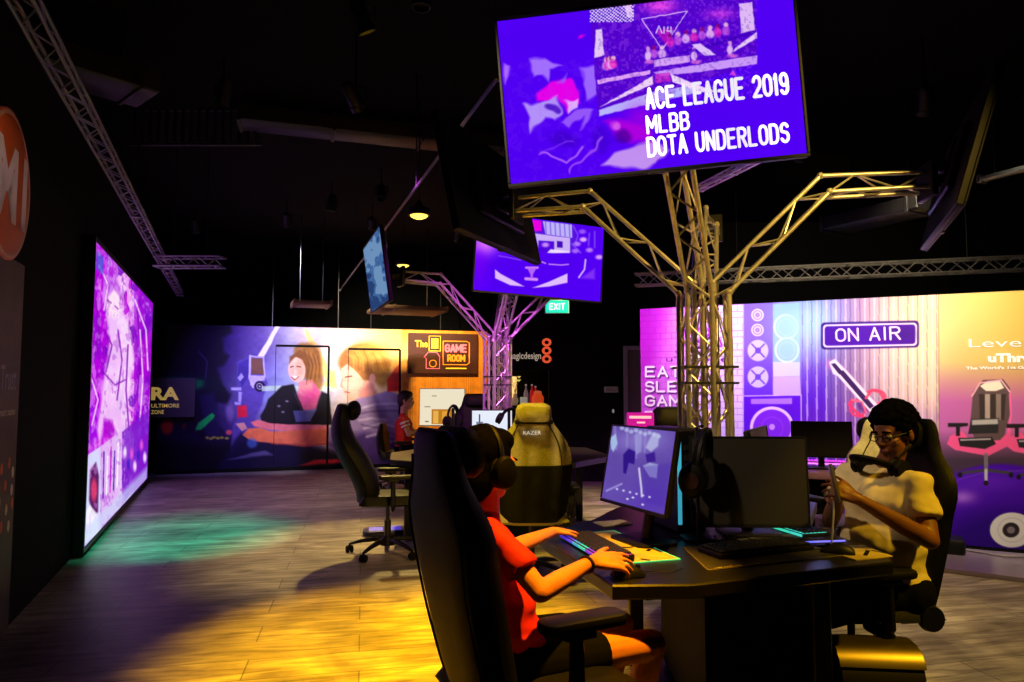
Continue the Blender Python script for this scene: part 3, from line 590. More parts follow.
# ------------------------------------------------------------------ room shell
def struct(name, mb, m, M=None, parent=None, smooth=True):
    o = mb.build(name, m, parent, M, smooth)
    if parent is None: o['kind'] = 'structure'
    return o
def floor_mat():
    m = bpy.data.materials.new('plank_floor'); m.use_nodes = True; nt = m.node_tree; b = nt.nodes['Principled BSDF']; L = nt.links.new
    tc = nt.nodes.new('ShaderNodeTexCoord'); mp = nt.nodes.new('ShaderNodeMapping'); mp.inputs['Rotation'].default_value = (0, 0, math.radians(-12))
    L(tc.outputs['Object'], mp.inputs['Vector'])
    br = nt.nodes.new('ShaderNodeTexBrick'); br.inputs['Scale'].default_value = 1; br.inputs['Brick Width'].default_value = 1.5; br.inputs['Row Height'].default_value = .26
    br.inputs['Mortar Size'].default_value = .004; br.inputs['Color1'].default_value = (.72, .72, .72, 1); br.inputs['Color2'].default_value = (1.05, 1.05, 1.05, 1); br.inputs['Mortar'].default_value = (.35, .35, .35, 1); br.offset = .37
    L(mp.outputs['Vector'], br.inputs['Vector'])
    m2 = nt.nodes.new('ShaderNodeMapping'); m2.inputs['Scale'].default_value = (1.3, 9, 1); L(mp.outputs['Vector'], m2.inputs['Vector'])
    n1 = nt.nodes.new('ShaderNodeTexNoise'); n1.inputs['Scale'].default_value = 1.6; n1.inputs['Detail'].default_value = 7; n1.inputs['Distortion'].default_value = 1.4; L(m2.outputs['Vector'], n1.inputs['Vector'])
    n2 = nt.nodes.new('ShaderNodeTexNoise'); n2.inputs['Scale'].default_value = 1.1; n2.inputs['Detail'].default_value = 4; n2.inputs['Distortion'].default_value = 2.2; L(mp.outputs['Vector'], n2.inputs['Vector'])
    r1 = nt.nodes.new('ShaderNodeValToRGB'); e = r1.color_ramp.elements; e[0].position = .3; e[1].position = .72; e[0].color = lin((112, 104, 94)); e[1].color = lin((206, 198, 184)); L(n1.outputs['Fac'], r1.inputs['Fac'])
    r2 = nt.nodes.new('ShaderNodeValToRGB'); e = r2.color_ramp.elements; e[0].position = .35; e[1].position = .65; e[0].color = (.6, .6, .6, 1); e[1].color = (1.05, 1.05, 1.05, 1); L(n2.outputs['Fac'], r2.inputs['Fac'])
    def mul(a, c):
        x = nt.nodes.new('ShaderNodeMix'); x.data_type = 'RGBA'; x.blend_type = 'MULTIPLY'; x.inputs[0].default_value = 1; L(a, x.inputs[6]); L(c, x.inputs[7]); return x.outputs[2]
    L(mul(mul(r1.outputs['Color'], br.outputs['Color']), r2.outputs['Color']), b.inputs['Base Color'])
    b.inputs['Roughness'].default_value = .5; b.inputs['Specular IOR Level'].default_value = .35
    bp = nt.nodes.new('ShaderNodeBump'); bp.inputs['Strength'].default_value = .25; bp.inputs['Distance'].default_value = .01; L(n1.outputs['Fac'], bp.inputs['Height']); L(bp.outputs['Normal'], b.inputs['Normal'])
    return m
WALLB = mat('black_wall_paint', (7, 7, 8), .9, spec=.1, noise=.15, nscale=3)
WALLB2 = mat('charcoal_wall_paint', (13, 12, 12), .8, spec=.2, noise=.2, nscale=3)
struct('floor', MB().box((-9, -3, -.1), (9, 15, 0), .001), floor_mat())
struct('ceiling', MB().box((-9, -3, 3.9), (9, 15, 4.0), .001), mat('black_ceiling', (6, 6, 6), .95, spec=.1, noise=.3, nscale=2))
WD = Vector((-.3736, .9276, 0)); WN = Vector((.9276, .3736, 0)); W0 = Vector((-3.52, 5.85, 0))
MW = frame(W0-WN*.09, WD, (0, 0, 1))     # local x along the left wall, -y into the room
struct('wall_left', MB().box((-9, 0, 0), (9.5, .15, 3.9), .001), WALLB, MW)
struct('wall_back', MB().box((-9, 14.0, 0), (9, 14.15, 3.9), .001), WALLB)
struct('wall_right', MB().box((6.6, -3, 0), (6.75, 14.0, 3.9), .001), WALLB)
# black partition with an opening to the drinks counter
YP = 10.5
pw = MB(); x1 = atY(549, 400, YP).x; z1 = atY(520, 371, YP).z
pw.box((x1, YP, 0), (6.6, YP+.12, 3.9), .001); pw.box((atY(492, 300, YP).x, YP, z1), (x1, YP+.12, 3.9), .001)
struct('wall_middle', pw, WALLB2)
d1 = MB(); a = atY(627, 350, YP); c = atY(660, 350, YP)
d1.box((a.x, YP-.05, 0), (c.x, YP-.003, a.z), .004)
do = struct('door_1', d1, mat('grey_door', (120, 100, 118), .5))
fr = MB(); fr.box((a.x-.06, YP-.07, 0), (a.x, YP-.003, a.z+.06), .004); fr.box((a.x, YP-.07, a.z), (c.x+.06, YP-.003, a.z+.06), .004); fr.build('door_frame', mat('pale_door_frame', (170, 160, 172), .5), do)
# wall plaque, bell, exit sign
p = atY(611, 389.5, YP); sg = empty('wall_plaque', (p.x, YP-.012, p.z), 0, 'small plain white plaque on the black partition wall left of the grey door', 'sign')
MB().box((-.105, -.01, -.045), (.105, .01, .045), .003).build('plate', WHITE, sg); m_ = MB()
for k in range(2): m_.box((-.08, -.012, -.02+k*.025), (.08-.05*k, -.0095, -.012+k*.025), .0005)
m_.build('print_lines', mat('grey_print', (150, 150, 150), .6), sg)
p = atY(613, 411, YP); tag(MB().ell((0, 0, 0), (.018, .02, .03), 10, 8).build('door_bell', mat('white_bell', (205, 200, 190), .4, emit=.25), None, T((p.x, YP-.022, p.z))), 'tiny pale oval bell button on the black partition wall below the white plaque', 'bell')
Y = 8.0; a = atY(545, 300, Y); b = atY(569, 313.5, Y)
ex = empty('exit_sign', ((a.x+b.x)/2, Y, (a.z+b.z)/2), 0, 'glowing turquoise EXIT sign hanging from the ceiling below the far purple television', 'sign')
w = (b.x-a.x)/2; h = (a.z-b.z)/2
MB().box((-w, -.02, -h), (w, .02, h), .004).build('housing', WHITE, ex)
MB().box((-w+.006, -.0235, -h+.006), (w-.006, -.0205, h-.006), .001).build('light_panel', mat('exit_green', (0, 150, 130), .4, emit=1.25, ec=(30, 205, 178)), ex)
strokes('EXIT', frame((-w*.62, -.0238, -h*.5), (1, 0, 0), (0, -1, 0)), w*1.24, h*1.0, .15, mat('exit_white', (235, 255, 250), .4, emit=1.1), ex)
rr_ = MB()
for s_ in (-1, 1): rr_.cyl((s_*w*.7, 0, h), (s_*w*.7, 0, 3.9-ex.location.z), .004)
rr_.build('hanging_rod', STEEL, ex)

# ------------------------------------------------------------------ LED wall on the left
q0 = Vector((-3.52, 5.85, .08)); q1 = q0+WD*4.78; H_ = 2.55
led = empty('led_video_wall', (q0.x, q0.y, 0), 0, 'huge glowing magenta and white video wall standing along the black left wall', 'video wall')
led.matrix_world = frame((q0.x, q0.y, 0), WD, (0, 0, 1)); bpy.context.view_layer.update(); li = led.matrix_world.inverted()
MB().box((-.04, .004, .03), (4.82, .08, .08+H_+.04), .006).build('cabinet', BLK, led)
fr = MB()
fr.box((-.04, -.008, .04), (4.82, .006, .079), .002); fr.box((-.04, -.008, .081+H_), (4.82, .006, .12+H_), .002); fr.box((-.04, -.008, .08), (-.003, .006, .08+H_), .002); fr.box((4.783, -.008, .08), (4.82, .006, .08+H_), .002)
fr.build('frame', mat('led_frame', (52, 46, 40), .4, .6), led)
art_panel('display', q0+Vector((0, 0, H_)), q1+Vector((0, 0, H_)), q1, q0, 420, 260, paint_led, art_mat('led_image', 1.05), led, li)

# left wall banner: disc logo + panel
def onwall(Y, z, off=.012):            # point on the left wall by its distance Y
    t = (Y-MW[1][3])/WD.y; p = Vector((MW[0][3], MW[1][3], 0))+WD*t+WN*off; p.z = z; return p
pb = onwall(3.2, 0, .0); 
bn = empty('wall_banner', pb, 0, 'tall dark printed banner with dots on the left wall below the orange disc', 'banner'); bn.matrix_world = frame(pb, WD, (0, 0, 1))
Lb = (onwall(4.13, 0, 0)-pb).length
MB().box((-1.0, -.02, .0), (Lb, -.002, 2.12), .002).build('panel', mat('banner_print', (58, 48, 44), .6, noise=.25, nscale=4), bn)
for k, (x_, z_) in enumerate(((.86, .92), (.94, .86), (.8, .8), (.93, .76), (.95, .68), (.84, .66), (.72, .9), (.7, .72), (.6, .82), (.5, .7), (.76, .58), (.9, .56))):
    tgt = MB(); tgt.M = T((x_*Lb, -.0205, z_+.05)) @ R(PI/2, 'X') @ S(1, 1.5, 1); tgt.lathe([(.001, -.001), (.022, -.001), (.022, .0015), (.001, .0015)], 14); tgt.build('white_dot' if k % 2 else 'orange_dot', mat('dot_white', (200, 190, 180), .6) if k % 2 else mat('dot_orange', (200, 90, 50), .6), bn)
text('Trust', frame((Lb*.62, -.0215, 1.38), (1, 0, 0), (0, -1, 0)), .30, .14, mat('banner_grey', (110, 110, 135), .6), bn, bold=.01)
text('smart nation', frame((Lb*.62, -.0215, 1.24), (1, 0, 0), (0, -1, 0)), .31, .04, mat('banner_pale', (170, 165, 160), .6), bn)
pd = onwall(3.74, 2.5, .0); dc = empty('disc_sign', pd, 0, 'round orange disc sign with white lettering high on the left wall', 'sign'); dc.matrix_world = frame(pd, WD, (0, 0, 1))
dm = MB(); dm.M = T((0, -.03, 0)) @ R(PI/2, 'X'); dm.lathe([(.001, -.028), (.41, -.028), (.41, .0), (.40, .004), (.001, .004)], 64); dm.build('disc', mat('orange_disc', (188, 84, 24), .5), dc)
dm = MB(); dm.M = T((0, -.035, 0)) @ R(PI/2, 'X')
dm.loft([[(r_*math.cos(a_), r_*math.sin(a_), z_) for a_ in [2*PI*j/64 for j in range(64)]] for r_, z_ in ((.40, 0), (.385, .004), (.375, 0))], cap=False); dm.build('rim', mat('pale_rim', (196, 150, 130), .5), dc)
text('M1', frame((-.24, -.036, -.2), (1, 0, 0), (0, -1, 0)), .56, .42, mat('disc_white', (205, 196, 205), .5), dc, bold=.03)

# ------------------------------------------------------------------ back-left mural
ma = Vector((-5.70, 11.30, 0)); md_ = Vector((1, .3, 0)).normalized(); k = -(486-512)/700*-1
# right end where the mural stops behind the far truss column
tt = (-.0357*11.30+5.70)/(1+.0357*.3); mb_ = ma+Vector((1, .3, 0))*tt; ML = (mb_-ma).length; MH = 2.42
mur = empty('mural_partition', ma, 0, 'long partition printed with a smiling woman and a boy gaming, behind the left chair', 'mural'); mur.matrix_world = frame(ma, md_, (0, 0, 1)); bpy.context.view_layer.update(); mi_ = mur.matrix_world.inverted()
MB().box((0, .004, .0), (ML, .1, MH), .003).build('backing_panel', BLK, mur)
art_panel('printed_face', ma+Vector((0, 0, MH)), mb_+Vector((0, 0, MH)), mb_+Vector((0, 0, .06)), ma+Vector((0, 0, .06)), 560, 260, paint_mural, art_mat('mural_print', 0, .55), mur, mi_)
MB().box((0, -.015, 0), (ML, .003, .06), .003).build('skirting', BLKM, mur)
def on_mural(px, py, off=-.006):       # local coordinates on the mural face
    r = ray(px, py); n = Vector((-md_.y, md_.x, 0)); t = (ma-O0).dot(n)/r.dot(n); l = mi_ @ (O0+r*t); return Vector((l.x, off, l.z))
for nm, q in (('left', [(276, 345), (329, 347), (330, 468)]), ('right', [(348.5, 348), (400, 350.5), (399.5, 468)])):
    b_ = MB(); tl, tr = on_mural(*q[0]), on_mural(*q[1]); zt = (tl.z+tr.z)/2; w_ = .018
    b_.box((tl.x, -.008, zt-w_), (tr.x, .0, zt+w_), .002); b_.box((tr.x-w_, -.008, .1), (tr.x+w_, .0, zt), .002); b_.box((tl.x-w_*.25, -.004, .1), (tl.x+w_*.25, .0, zt), .001)
    b_.build('door_gap', BLKM, mur)
# zone sign at the left end
a = on_mural(146, 378, 0); b = on_mural(195, 417, 0)
zs = empty('zone_sign', (0, 0, 0), 0, 'grey sign with yellow RA lettering at the left end of the mural', 'sign'); zs.matrix_world = mur.matrix_world @ T(((a.x+b.x)/2, -.05, (a.z+b.z)/2)); w = (b.x-a.x)/2; h = (a.z-b.z)/2
MB().box((-w, -.02, -h), (w, .03, h), .005).build('board', mat('zone_grey', (70, 64, 66), .6), zs)
YL = mat('zone_yellow', (225, 190, 95), .5, emit=.35)
text('RA', frame((-w*.74, -.0215, -h*.12), (1, 0, 0), (0, -1, 0)), w*1.1, h*.66, YL, zs, bold=.04)
text('ULTIMORE', frame((-w*.72, -.0215, -h*.5), (1, 0, 0), (0, -1, 0)), w*1.1, h*.2, YL, zs, bold=.01); text('ZONE', frame((-w*.72, -.0215, -h*.82), (1, 0, 0), (0, -1, 0)), w*.5, h*.2, YL, zs, bold=.01)
# game room sign
a = on_mural(408, 333, 0); b = on_mural(477, 374, 0)
gs = empty('game_room_sign', (0, 0, 0), 0, 'maroon GAME ROOM sign board with neon style outlines on the orange wall', 'sign'); gs.matrix_world = mur.matrix_world @ T(((a.x+b.x)/2, -.06, (a.z+b.z)/2)); w = (b.x-a.x)/2; h = (a.z-b.z)/2
MB().box((-w, -.02, -h), (w, .05, h), .005).build('board', mat('maroon_board', (62, 20, 30), .6, noise=.15, nscale=6), gs)
NP = mat('neon_pink', (255, 120, 150), .5, emit=.9, ec=(255, 95, 120)); NO = mat('neon_orange', (255, 170, 60), .5, emit=.9, ec=(255, 130, 30)); NY = mat('neon_yellow', (250, 215, 70), .5, emit=.8, ec=(245, 195, 40))
def neon(pts, r, m, par, nm='neon_outline'): return MB().tube([(x*w, -.024, z*h) for x, z in pts], r, 6).build(nm, m, par)
neon([(-.02, .62), (.66, .62), (.74, .55), (.74, -.45), (.66, -.55), (-.02, -.55), (-.02, .62)], .009, NO, gs)
neon([(-.5, -.75), (-.12, -.75), (-.12, -.15), (-.2, .05), (-.45, .05), (-.56, -.2), (-.5, -.25), (-.5, -.75)], .008, NP, gs)
neon([(-.42, .12), (-.42, .86), (-.1, .86), (-.1, .12), (-.42, .12)], .009, NY, gs); MB().box((-.36*w, -.028, .24*h), (-.16*w, -.02, .74*h), .002).build('yellow_block', NY, gs)
neon([(-.31+.1*math.cos(t_), -.5+.17*math.sin(t_)) for t_ in [2*PI*j/12 for j in range(13)]], .007, NO, gs)
text('The', frame((-w*.82, -.024, h*.3), (1, 0, 0), (0, -1, 0)), w*.36, h*.34, NY, gs, bold=.02)
strokes('GAME', frame((w*.05, -.024, h*.06), (1, 0, 0), (0, -1, 0)), w*.6, h*.42, .2, NP, gs); strokes('ROOM', frame((w*.12, -.024, -h*.40), (1, 0, 0), (0, -1, 0)), w*.48, h*.36, .22, NO, gs)
MB().box((.06*w, -.024, -.76*h), (.66*w, -.0205, -.70*h), .001).build('tag_line', NY, gs)
# suspension rods above the mural
for i, (px, y0, y1) in enumerate(((272, 307, 324), (338, 303, 329), (371, 302, 330), (441, 316, 334))):
    p = mur.matrix_world @ on_mural(px, 335, .05); 
    tag(MB().cyl((0, 0, MH-.02), (0, 0, 3.9), .010, n=8).build('suspension_rod', STEEL, None, T((p.x, p.y, 0))), ['thin grey rod rising from the mural top at the light beam picture', 'thin grey rod rising from the mural top between the woman and the boy', 'thin grey rod rising from the mural top above the boy', 'thin grey rod rising from the mural top above the game room sign'][i], 'rod', 'rods above the mural')
# studio sign on the partition header
p = atY(508, 361, YP); q = atY(541, 352, YP)
sg = empty('studio_sign', (p.x, YP-.004, p.z), 0, 'white magicdesign lettering with a stacked orange logo on the black header', 'sign')
text('magicdesign', frame((0, -.004, 0), (1, 0, 0), (0, -1, 0)), q.x-p.x, .13, mat('sign_cream', (220, 205, 180), .5, emit=.45), sg, bold=.01, ext=.006)
lg = MB()
for k in range(3):
    lg.M = T((q.x-p.x+.085, -.008, .28-k*.125)) @ R(PI/2, 'X') @ S(1.15, 1, 1); 
    lg.loft([[(r_*math.cos(a_), r_*math.sin(a_), z_) for a_ in [2*PI*j/16 for j in range(16)]] for r_, z_ in ((.062, -.006), (.062, .006), (.03, .006), (.03, -.006), (.062, -.006))], cap=False)
lg.build('ring_logo', mat('logo_orange', (235, 90, 50), .5, emit=.8), sg)

# ------------------------------------------------------------------ drinks counter behind the opening; its items glow in place of light
CY = 12.2; zt = atY(525, 405, CY).z
ct = empty('drinks_counter', (.25, CY, 0), 0, 'dark counter with a lit back panel seen through the opening', 'counter')
MB().box((-.9, -.3, 0), (.9, .3, zt-.04), .01).build('counter_body', BLKM, ct); MB().box((-.95, -.35, zt-.04), (.95, .35, zt), .01).build('counter_top', STEEL, ct)
a = atY(504, 376, CY+.5); b = atY(517, 410, CY+.5)
lb = empty('light_box', (a.x, CY+.2, zt), 0, 'glowing cream light box standing on the drinks counter beside the column', 'light box')
MB().box((0, 0, 0), (b.x-a.x, .06, .5), .01).build('box_frame', WHITE, lb); MB().box((.012, -.004, .012), (b.x-a.x-.012, .0, .49), .002).build('lit_face', mat('cream_light', (255, 225, 160), .5, emit=1.0, ec=(255, 214, 140)), lb)
def on_counter(px): p = atY(px, 400, CY-.1); return p.x
def bottle(px, c, hh, lab, y=CY-.1):
    o = empty('bottle', (on_counter(px), y, zt), 0, lab, 'bottle', 'bottles on the drinks counter')
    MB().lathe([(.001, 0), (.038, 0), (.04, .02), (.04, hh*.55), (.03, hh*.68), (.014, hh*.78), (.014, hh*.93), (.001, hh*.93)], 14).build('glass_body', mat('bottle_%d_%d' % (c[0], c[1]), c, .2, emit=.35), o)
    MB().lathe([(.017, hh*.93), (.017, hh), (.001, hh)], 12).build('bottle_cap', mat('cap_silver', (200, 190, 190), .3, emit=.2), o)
bottle(526, (120, 105, 110), .36, 'grey bottle on the drinks counter left of the red bottles'); bottle(532, (190, 30, 40), .36, 'tall red bottle on the drinks counter beside the grey one'); bottle(535.5, (205, 45, 50), .33, 'shorter red bottle on the drinks counter nearest the wall edge')
jr = empty('jar', (on_counter(537.5), CY-.25, zt), 0, 'round orange jar in front of the red bottles', 'jar')
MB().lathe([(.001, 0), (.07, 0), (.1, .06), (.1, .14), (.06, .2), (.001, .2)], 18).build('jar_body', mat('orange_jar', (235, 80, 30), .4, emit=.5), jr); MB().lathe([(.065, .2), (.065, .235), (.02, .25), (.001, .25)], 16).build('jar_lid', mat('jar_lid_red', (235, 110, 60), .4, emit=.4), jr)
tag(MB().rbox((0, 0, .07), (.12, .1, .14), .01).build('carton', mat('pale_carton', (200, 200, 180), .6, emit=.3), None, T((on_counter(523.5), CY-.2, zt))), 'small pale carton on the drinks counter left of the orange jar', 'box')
vs = empty('orchid', (on_counter(515), CY-.15, zt), 0, 'yellow and white flowers in a vase at the left of the counter', 'plant')
MB().lathe([(.001, 0), (.04, 0), (.06, .08), (.03, .16), (.035, .2), (.001, .2)], 16).build('vase', WHITE, vs)
st = MB(); rs = random.Random(3)
for k in range(7):
    a_ = rs.uniform(0, 6.28); t_ = Vector((math.cos(a_)*.07, math.sin(a_)*.05, rs.uniform(.34, .5))); st.tube([(0, 0, .18), (t_.x*.4, t_.y*.4, .3), tuple(t_)], .004, 5)
    bl = MB()
    for j in range(5): bl.M = T(t_) @ R(j*1.256) @ R(.6, 'X'); bl.ell((0, .02, 0), (.012, .024, .004), 8, 5)
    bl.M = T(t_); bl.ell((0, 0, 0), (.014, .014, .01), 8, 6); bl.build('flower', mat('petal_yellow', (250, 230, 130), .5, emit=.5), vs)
st.build('stem', mat('stem_green', (70, 110, 50), .6), vs)

# ------------------------------------------------------------------ right-hand printed backdrop
ba = Vector((1.342, 7.30, 0)); bdir = Vector((4.25-1.342, 5.911-7.30, 0)).normalized(); bL = 4.4; BH = 2.215
bk = empty('event_backdrop', ba, 0, 'long glowing printed backdrop with ON AIR plate, speakers, guitar and gaming chairs', 'backdrop'); bk.matrix_world = frame(ba, bdir, (0, 0, 1)); bpy.context.view_layer.update(); bi = bk.matrix_world.inverted()
MB().box((0, .004, 0), (bL, .08, BH), .003).build('backing_panel', BLK, bk)
be = ba+bdir*bL; ZH = Vector((0, 0, BH)); Z0 = Vector((0, 0, .05))
art_panel('printed_face', ba+ZH, be+ZH, be+Z0, ba+Z0, 780, 420, paint_backdrop, art_mat('backdrop_print', 0, .5), bk, bi)
bn_ = Vector((-bdir.y, bdir.x, 0))
def on_bk(px, py, off=-.004): 
    r = ray(px, py); t = (ba-O0).dot(bn_)/r.dot(bn_); l = bi @ (O0+r*t); return Vector((l.x, off, l.z))
def bk_text(s, x0, y0, x1, hpx, m, nm='lettering', bold=.02, y1=None):
    a = on_bk(x0, y0); b = on_bk(x1, y1 if y1 else y0); c = on_bk(x0, y0-hpx); text(s, frame(a, (b-a), (0, -1, 0)), (b-a).length, c.z-a.z, m, bk, nm, bold, .002)
WT = mat('print_white', (250, 240, 250), .5, emit=.15); PT = mat('print_purple', (120, 20, 150), .5); PK = mat('print_pink', (255, 190, 235), .5, emit=.25)  # white and pink print given a faint glow to stay bright
for i, (s, yb, x1) in enumerate((('EAT', 377.5, 680), ('SLEEP', 392.5, 700), ('GAME', 406.5, 694), ('REPEAT', 422.5, 712))):
    sh = on_bk(646, yb+.8, -.002); 
    a = on_bk(647.3, yb+1.3, -.0035); b = on_bk(x1+1.3, yb+1.3, -.0035); c = on_bk(647.3, yb-10.2); strokes(s, frame(a, b-a, (0, -1, 0)), (b-a).length, c.z-a.z, .19, PT, bk, 'letter_shadow', .001)
    a = on_bk(646, yb, -.006); b = on_bk(x1, yb, -.006); c = on_bk(646, yb-11.5)
    strokes(s, frame(a, b-a, (0, -1, 0)), (b-a).length, c.z-a.z, .17, WT, bk, 'slogan_line', .001)
bk_text('uThrone', 666, 361.5, 728, 5, PT, 'brand_line', .0)
a = on_bk(836.5, 342, -.004); b = on_bk(900, 340, -.004); c = on_bk(836.5, 328.5); strokes('ON AIR', frame(a, b-a, (0, -1, 0)), (b-a).length, c.z-a.z, .13, PK, bk, 'on_air_lettering', .001)
bk_text('LevelUp', 969, 350, 1066, 11, WT, 'headline', -.005, 349); bk_text('uThrone', 988, 362.5, 1052, 9, WT, 'product_line', .05, 362)
bk_text("The World's 1st Gaming Chair", 966, 370.5, 1062, 4, WT, 'small_print', .02, 369.5)
# low glossy stage in front of the backdrop
sg_ = MB().prism([(2.85, 5.70), (3.266, 5.384), (4.75, 4.38), (5.55, 5.2), (2.9, 6.5)], 0, .035, .004)
tag(sg_.build('low_stage', mat('glossy_lilac_vinyl', (128, 112, 138), .28, spec=.6)), 'low glossy lilac platform on the floor in front of the gaming chair poster', 'platform')
# spot-like object: small black case on the stage + cable
c_ = atZ(955, 548, .06); tag(MB().rbox((0, 0, .06), (.34, .24, .12), .03, .02).build('equipment_case', BLK, None, T((c_.x-.12, c_.y, .036)) @ R(-.5)), 'small black case on the low stage behind the seated man', 'case')
cb = MB(); cb.tube([tuple(atZ(x_, y_, .045)) for x_, y_ in ((965, 550), (985, 553), (1003, 556), (1024, 557), (1060, 560))], .009, 6); tag(cb.build('power_cable', mat('grey_cable', (150, 140, 150), .5)), 'pale cable lying along the low stage under the poster wheel', 'cable')
# ------------------------------------------------------------------ truss columns
C1 = Vector((.99, 3.6, 0)); C2 = Vector((-.14, 6.9, 0))
def resample(P, step):
    P = [Vector(p) for p in P]; out = [P[0]]
    for a, b in zip(P[:-1], P[1:]):
        n = max(1, round((b-a).length/step)); out += [a+(b-a)*(i/n) for i in range(1, n+1)]
    return out
def lattice(mb, A, B, r=.006, step=.1):
    n = max(6, int(sum((Vector(b)-Vector(a)).length for a, b in zip(A[:-1], A[1:]))/step))
    def at(P, t):
        P = [Vector(p) for p in P]; Ls = [(b-a).length for a, b in zip(P[:-1], P[1:])]; d = t*sum(Ls)
        for a, b, l in zip(P[:-1], P[1:], Ls):
            if d <= l+1e-6: return a+(b-a)*(d/l)
            d -= l
        return P[-1]
    for i in range(n):
        a = at(A if i % 2 == 0 else B, i/n); b = at(B if i % 2 == 0 else A, (i+1)/n); mb.tube([tuple(a), tuple(b)], r, 6)
def arm_chords(az, L, zb=2.38):
    u = Vector((math.cos(az), math.sin(az), 0)); v = Vector((-u.y, u.x, 0))
    def P(r, z, s): return tuple(u*r+v*s+Vector((0, 0, z)))
    ch = [[P(.12, 0, s), P(.12, 1.88, s), P(.12+.5, zb, s), P(L, zb+.01, s)] for s in (-.06, .06)]
    ch.append([P(.045, 0, 0), P(.045, 1.94, 0), P(.045+.55, zb+.1, 0), P(L, zb+.1, 0)])
    return ch, u, v
def truss_column(base, arms, lab):
    root = empty('truss_column', base, 0, lab, 'truss column', 'truss columns')
    MB().rbox((0, 0, .012), (.6, .6, .024), .03, .006).build('base_plate', STEEL, root)
    for az, L in arms:
        ch, u, v = arm_chords(az, L); a = None
        m_ = MB(); lattice(m_, ch[0], ch[1], .0055, .12); lattice(m_, ch[0], ch[2], .005, .16); lattice(m_, ch[1], ch[2], .005, .16)
        a = m_.build('arm_lattice', ALU, root)
        for c_ in ch:
            t_ = MB(); t_.tube(c_, .0128, 10)
            for q in c_[1:3]: t_.ell(q, (.018, .018, .018), 8, 6)
            t_.build('arm_chord', ALU, a)
        e_ = MB(); q = u*L; e_.M = T((q.x, q.y, 2.43)) @ R(az); e_.box((-.01, -.09, -.09), (.02, .09, .09), .004); e_.cyl((.01, 0, 0), (.09, 0, 0), .03, n=12); e_.build('arm_end_plate', STEEL, a)
    for z in (.95, 1.42, 1.5):
        m_ = MB()
        for s in (-1, 1): m_.box((-.13, s*.13-.006, z-.006), (.13, s*.13+.006, z+.006), .002); m_.box((s*.13-.006, -.13, z-.006), (s*.13+.006, .13, z+.006), .002)
        m_.build('tie_ring', STEEL, root)
    return root
A1 = math.atan2
truss_column(C1, [(A1(-1.03+.0, -.47), .98), (A1(.36, -1), 1.02), (A1(-.13, 1), 1.10), (A1(1, .32), .95)], 'near silver truss column rising from the front gaming desk, lit yellow')
truss_column(C2, [(A1(-1.2, .33), 1.05), (A1(-.42, -.92), .98), (A1(.2, 1), .95), (A1(.93, .1), .9)], 'far truss column lit purple, behind the pale grey gaming chair')

# ------------------------------------------------------------------ televisions
TVW, TVH = 1.10, .626
def tv(cen, yaw, pitch, roll, lab, paint=None, emit=1.0, on=True, res=(360, 210), nm='television', scrmat=None):
    yw, pt, rl = [math.radians(q) for q in (yaw, pitch, roll)]
    X = Vector((math.cos(yw), math.sin(yw), 0)); N = Vector((math.sin(yw)*math.cos(pt), -math.cos(yw)*math.cos(pt), -math.sin(pt))); U = N.cross(X)
    X2 = X*math.cos(rl)+U*math.sin(rl); U2 = U*math.cos(rl)-X*math.sin(rl)
    M = Matrix(((X2.x, -N.x, U2.x, cen[0]), (X2.y, -N.y, U2.y, cen[1]), (X2.z, -N.z, U2.z, cen[2]), (0, 0, 0, 1)))
    root = empty(nm, cen, 0, lab, 'television', 'ceiling televisions'); root.matrix_world = M; bpy.context.view_layer.update()
    w, h = TVW/2, TVH/2
    MB().box((-w-.012, .003, -h-.012), (w+.012, .035, h+.012), .004).build('housing', BLK, root)
    b_ = MB().box((-w*.55, .035, -h*.6), (w*.55, .065, h*.45), .01)
    for k in range(9): b_.box((-w*.45+k*w*.1, .064, -h*.4), (-w*.45+k*w*.1+.02, .068, -h*.15), .001)
    b_.build('rear_cover', BLK, root)
    f = MB()
    f.box((-w-.012, -.006, -h-.014), (w+.012, .004, -h-.001), .002); f.box((-w-.012, -.006, h+.001), (w+.012, .004, h+.012), .002); f.box((-w-.012, -.006, -h), (-w-.001, .004, h), .002); f.box((w+.001, -.006, -h), (w+.012, .004, h), .002)
    f.build('bezel', BLK, root)
    MB().box((-.03, -.009, -h-.02), (.03, .004, -h-.012), .001).build('logo_tab', STEEL, root)
    m_ = MB(); m_.box((-.12, .062, -.12), (.12, .075, .12), .004); m_.box((-.03, .07, -.03), (.03, .16, .03), .004); m_.build('wall_bracket', STEEL, root)
    if on:
        def c(a, b): return M @ Vector((a*w, 0, b*h))
        art_panel('display', c(-1, 1), c(1, 1), c(1, -1), c(-1, -1), res[0], res[1], paint, scrmat or art_mat('screen_image', emit), root, M.inverted())
    else: MB().box((-w, -.0015, -h), (w, .003, h), .001).build('display', GLASSB, root)
    return root
t1 = tv((.516, 2.565, 2.53), -4.7, 3.4, 4.6, 'large purple television showing ACE LEAGUE 2019, top of the picture', paint_tv_main, 1.0, res=(620, 350))
def tv_text(root, s, x0, x1, y0, y1, bold):      # in fractions of the screen, 0..1 from the left / top
    w, h = TVW, TVH; M = frame((-w/2+x0*w, -.0015, h/2-y1*h), (1, 0, 0), (0, -1, 0))
    strokes(s, M, (x1-x0)*w, (y1-y0)*h, .14, mat('caption_white', (245, 240, 252), .5, emit=.95, spec=0), root, 'caption_line', gap=.52)
tv_text(t1, 'ACE LEAGUE 2019', .487, .957, .508, .645, .028); tv_text(t1, 'MLBB', .482, .62, .675, .79, .028); tv_text(t1, 'DOTA UNDERLODS', .478, .945, .805, .93, .028)
tv((.236, 5.67, 2.455), 18.1, 2.0, -2.7, 'far purple television showing a trophy, on the far truss column', paint_tv_far, 1.0, res=(300, 170))
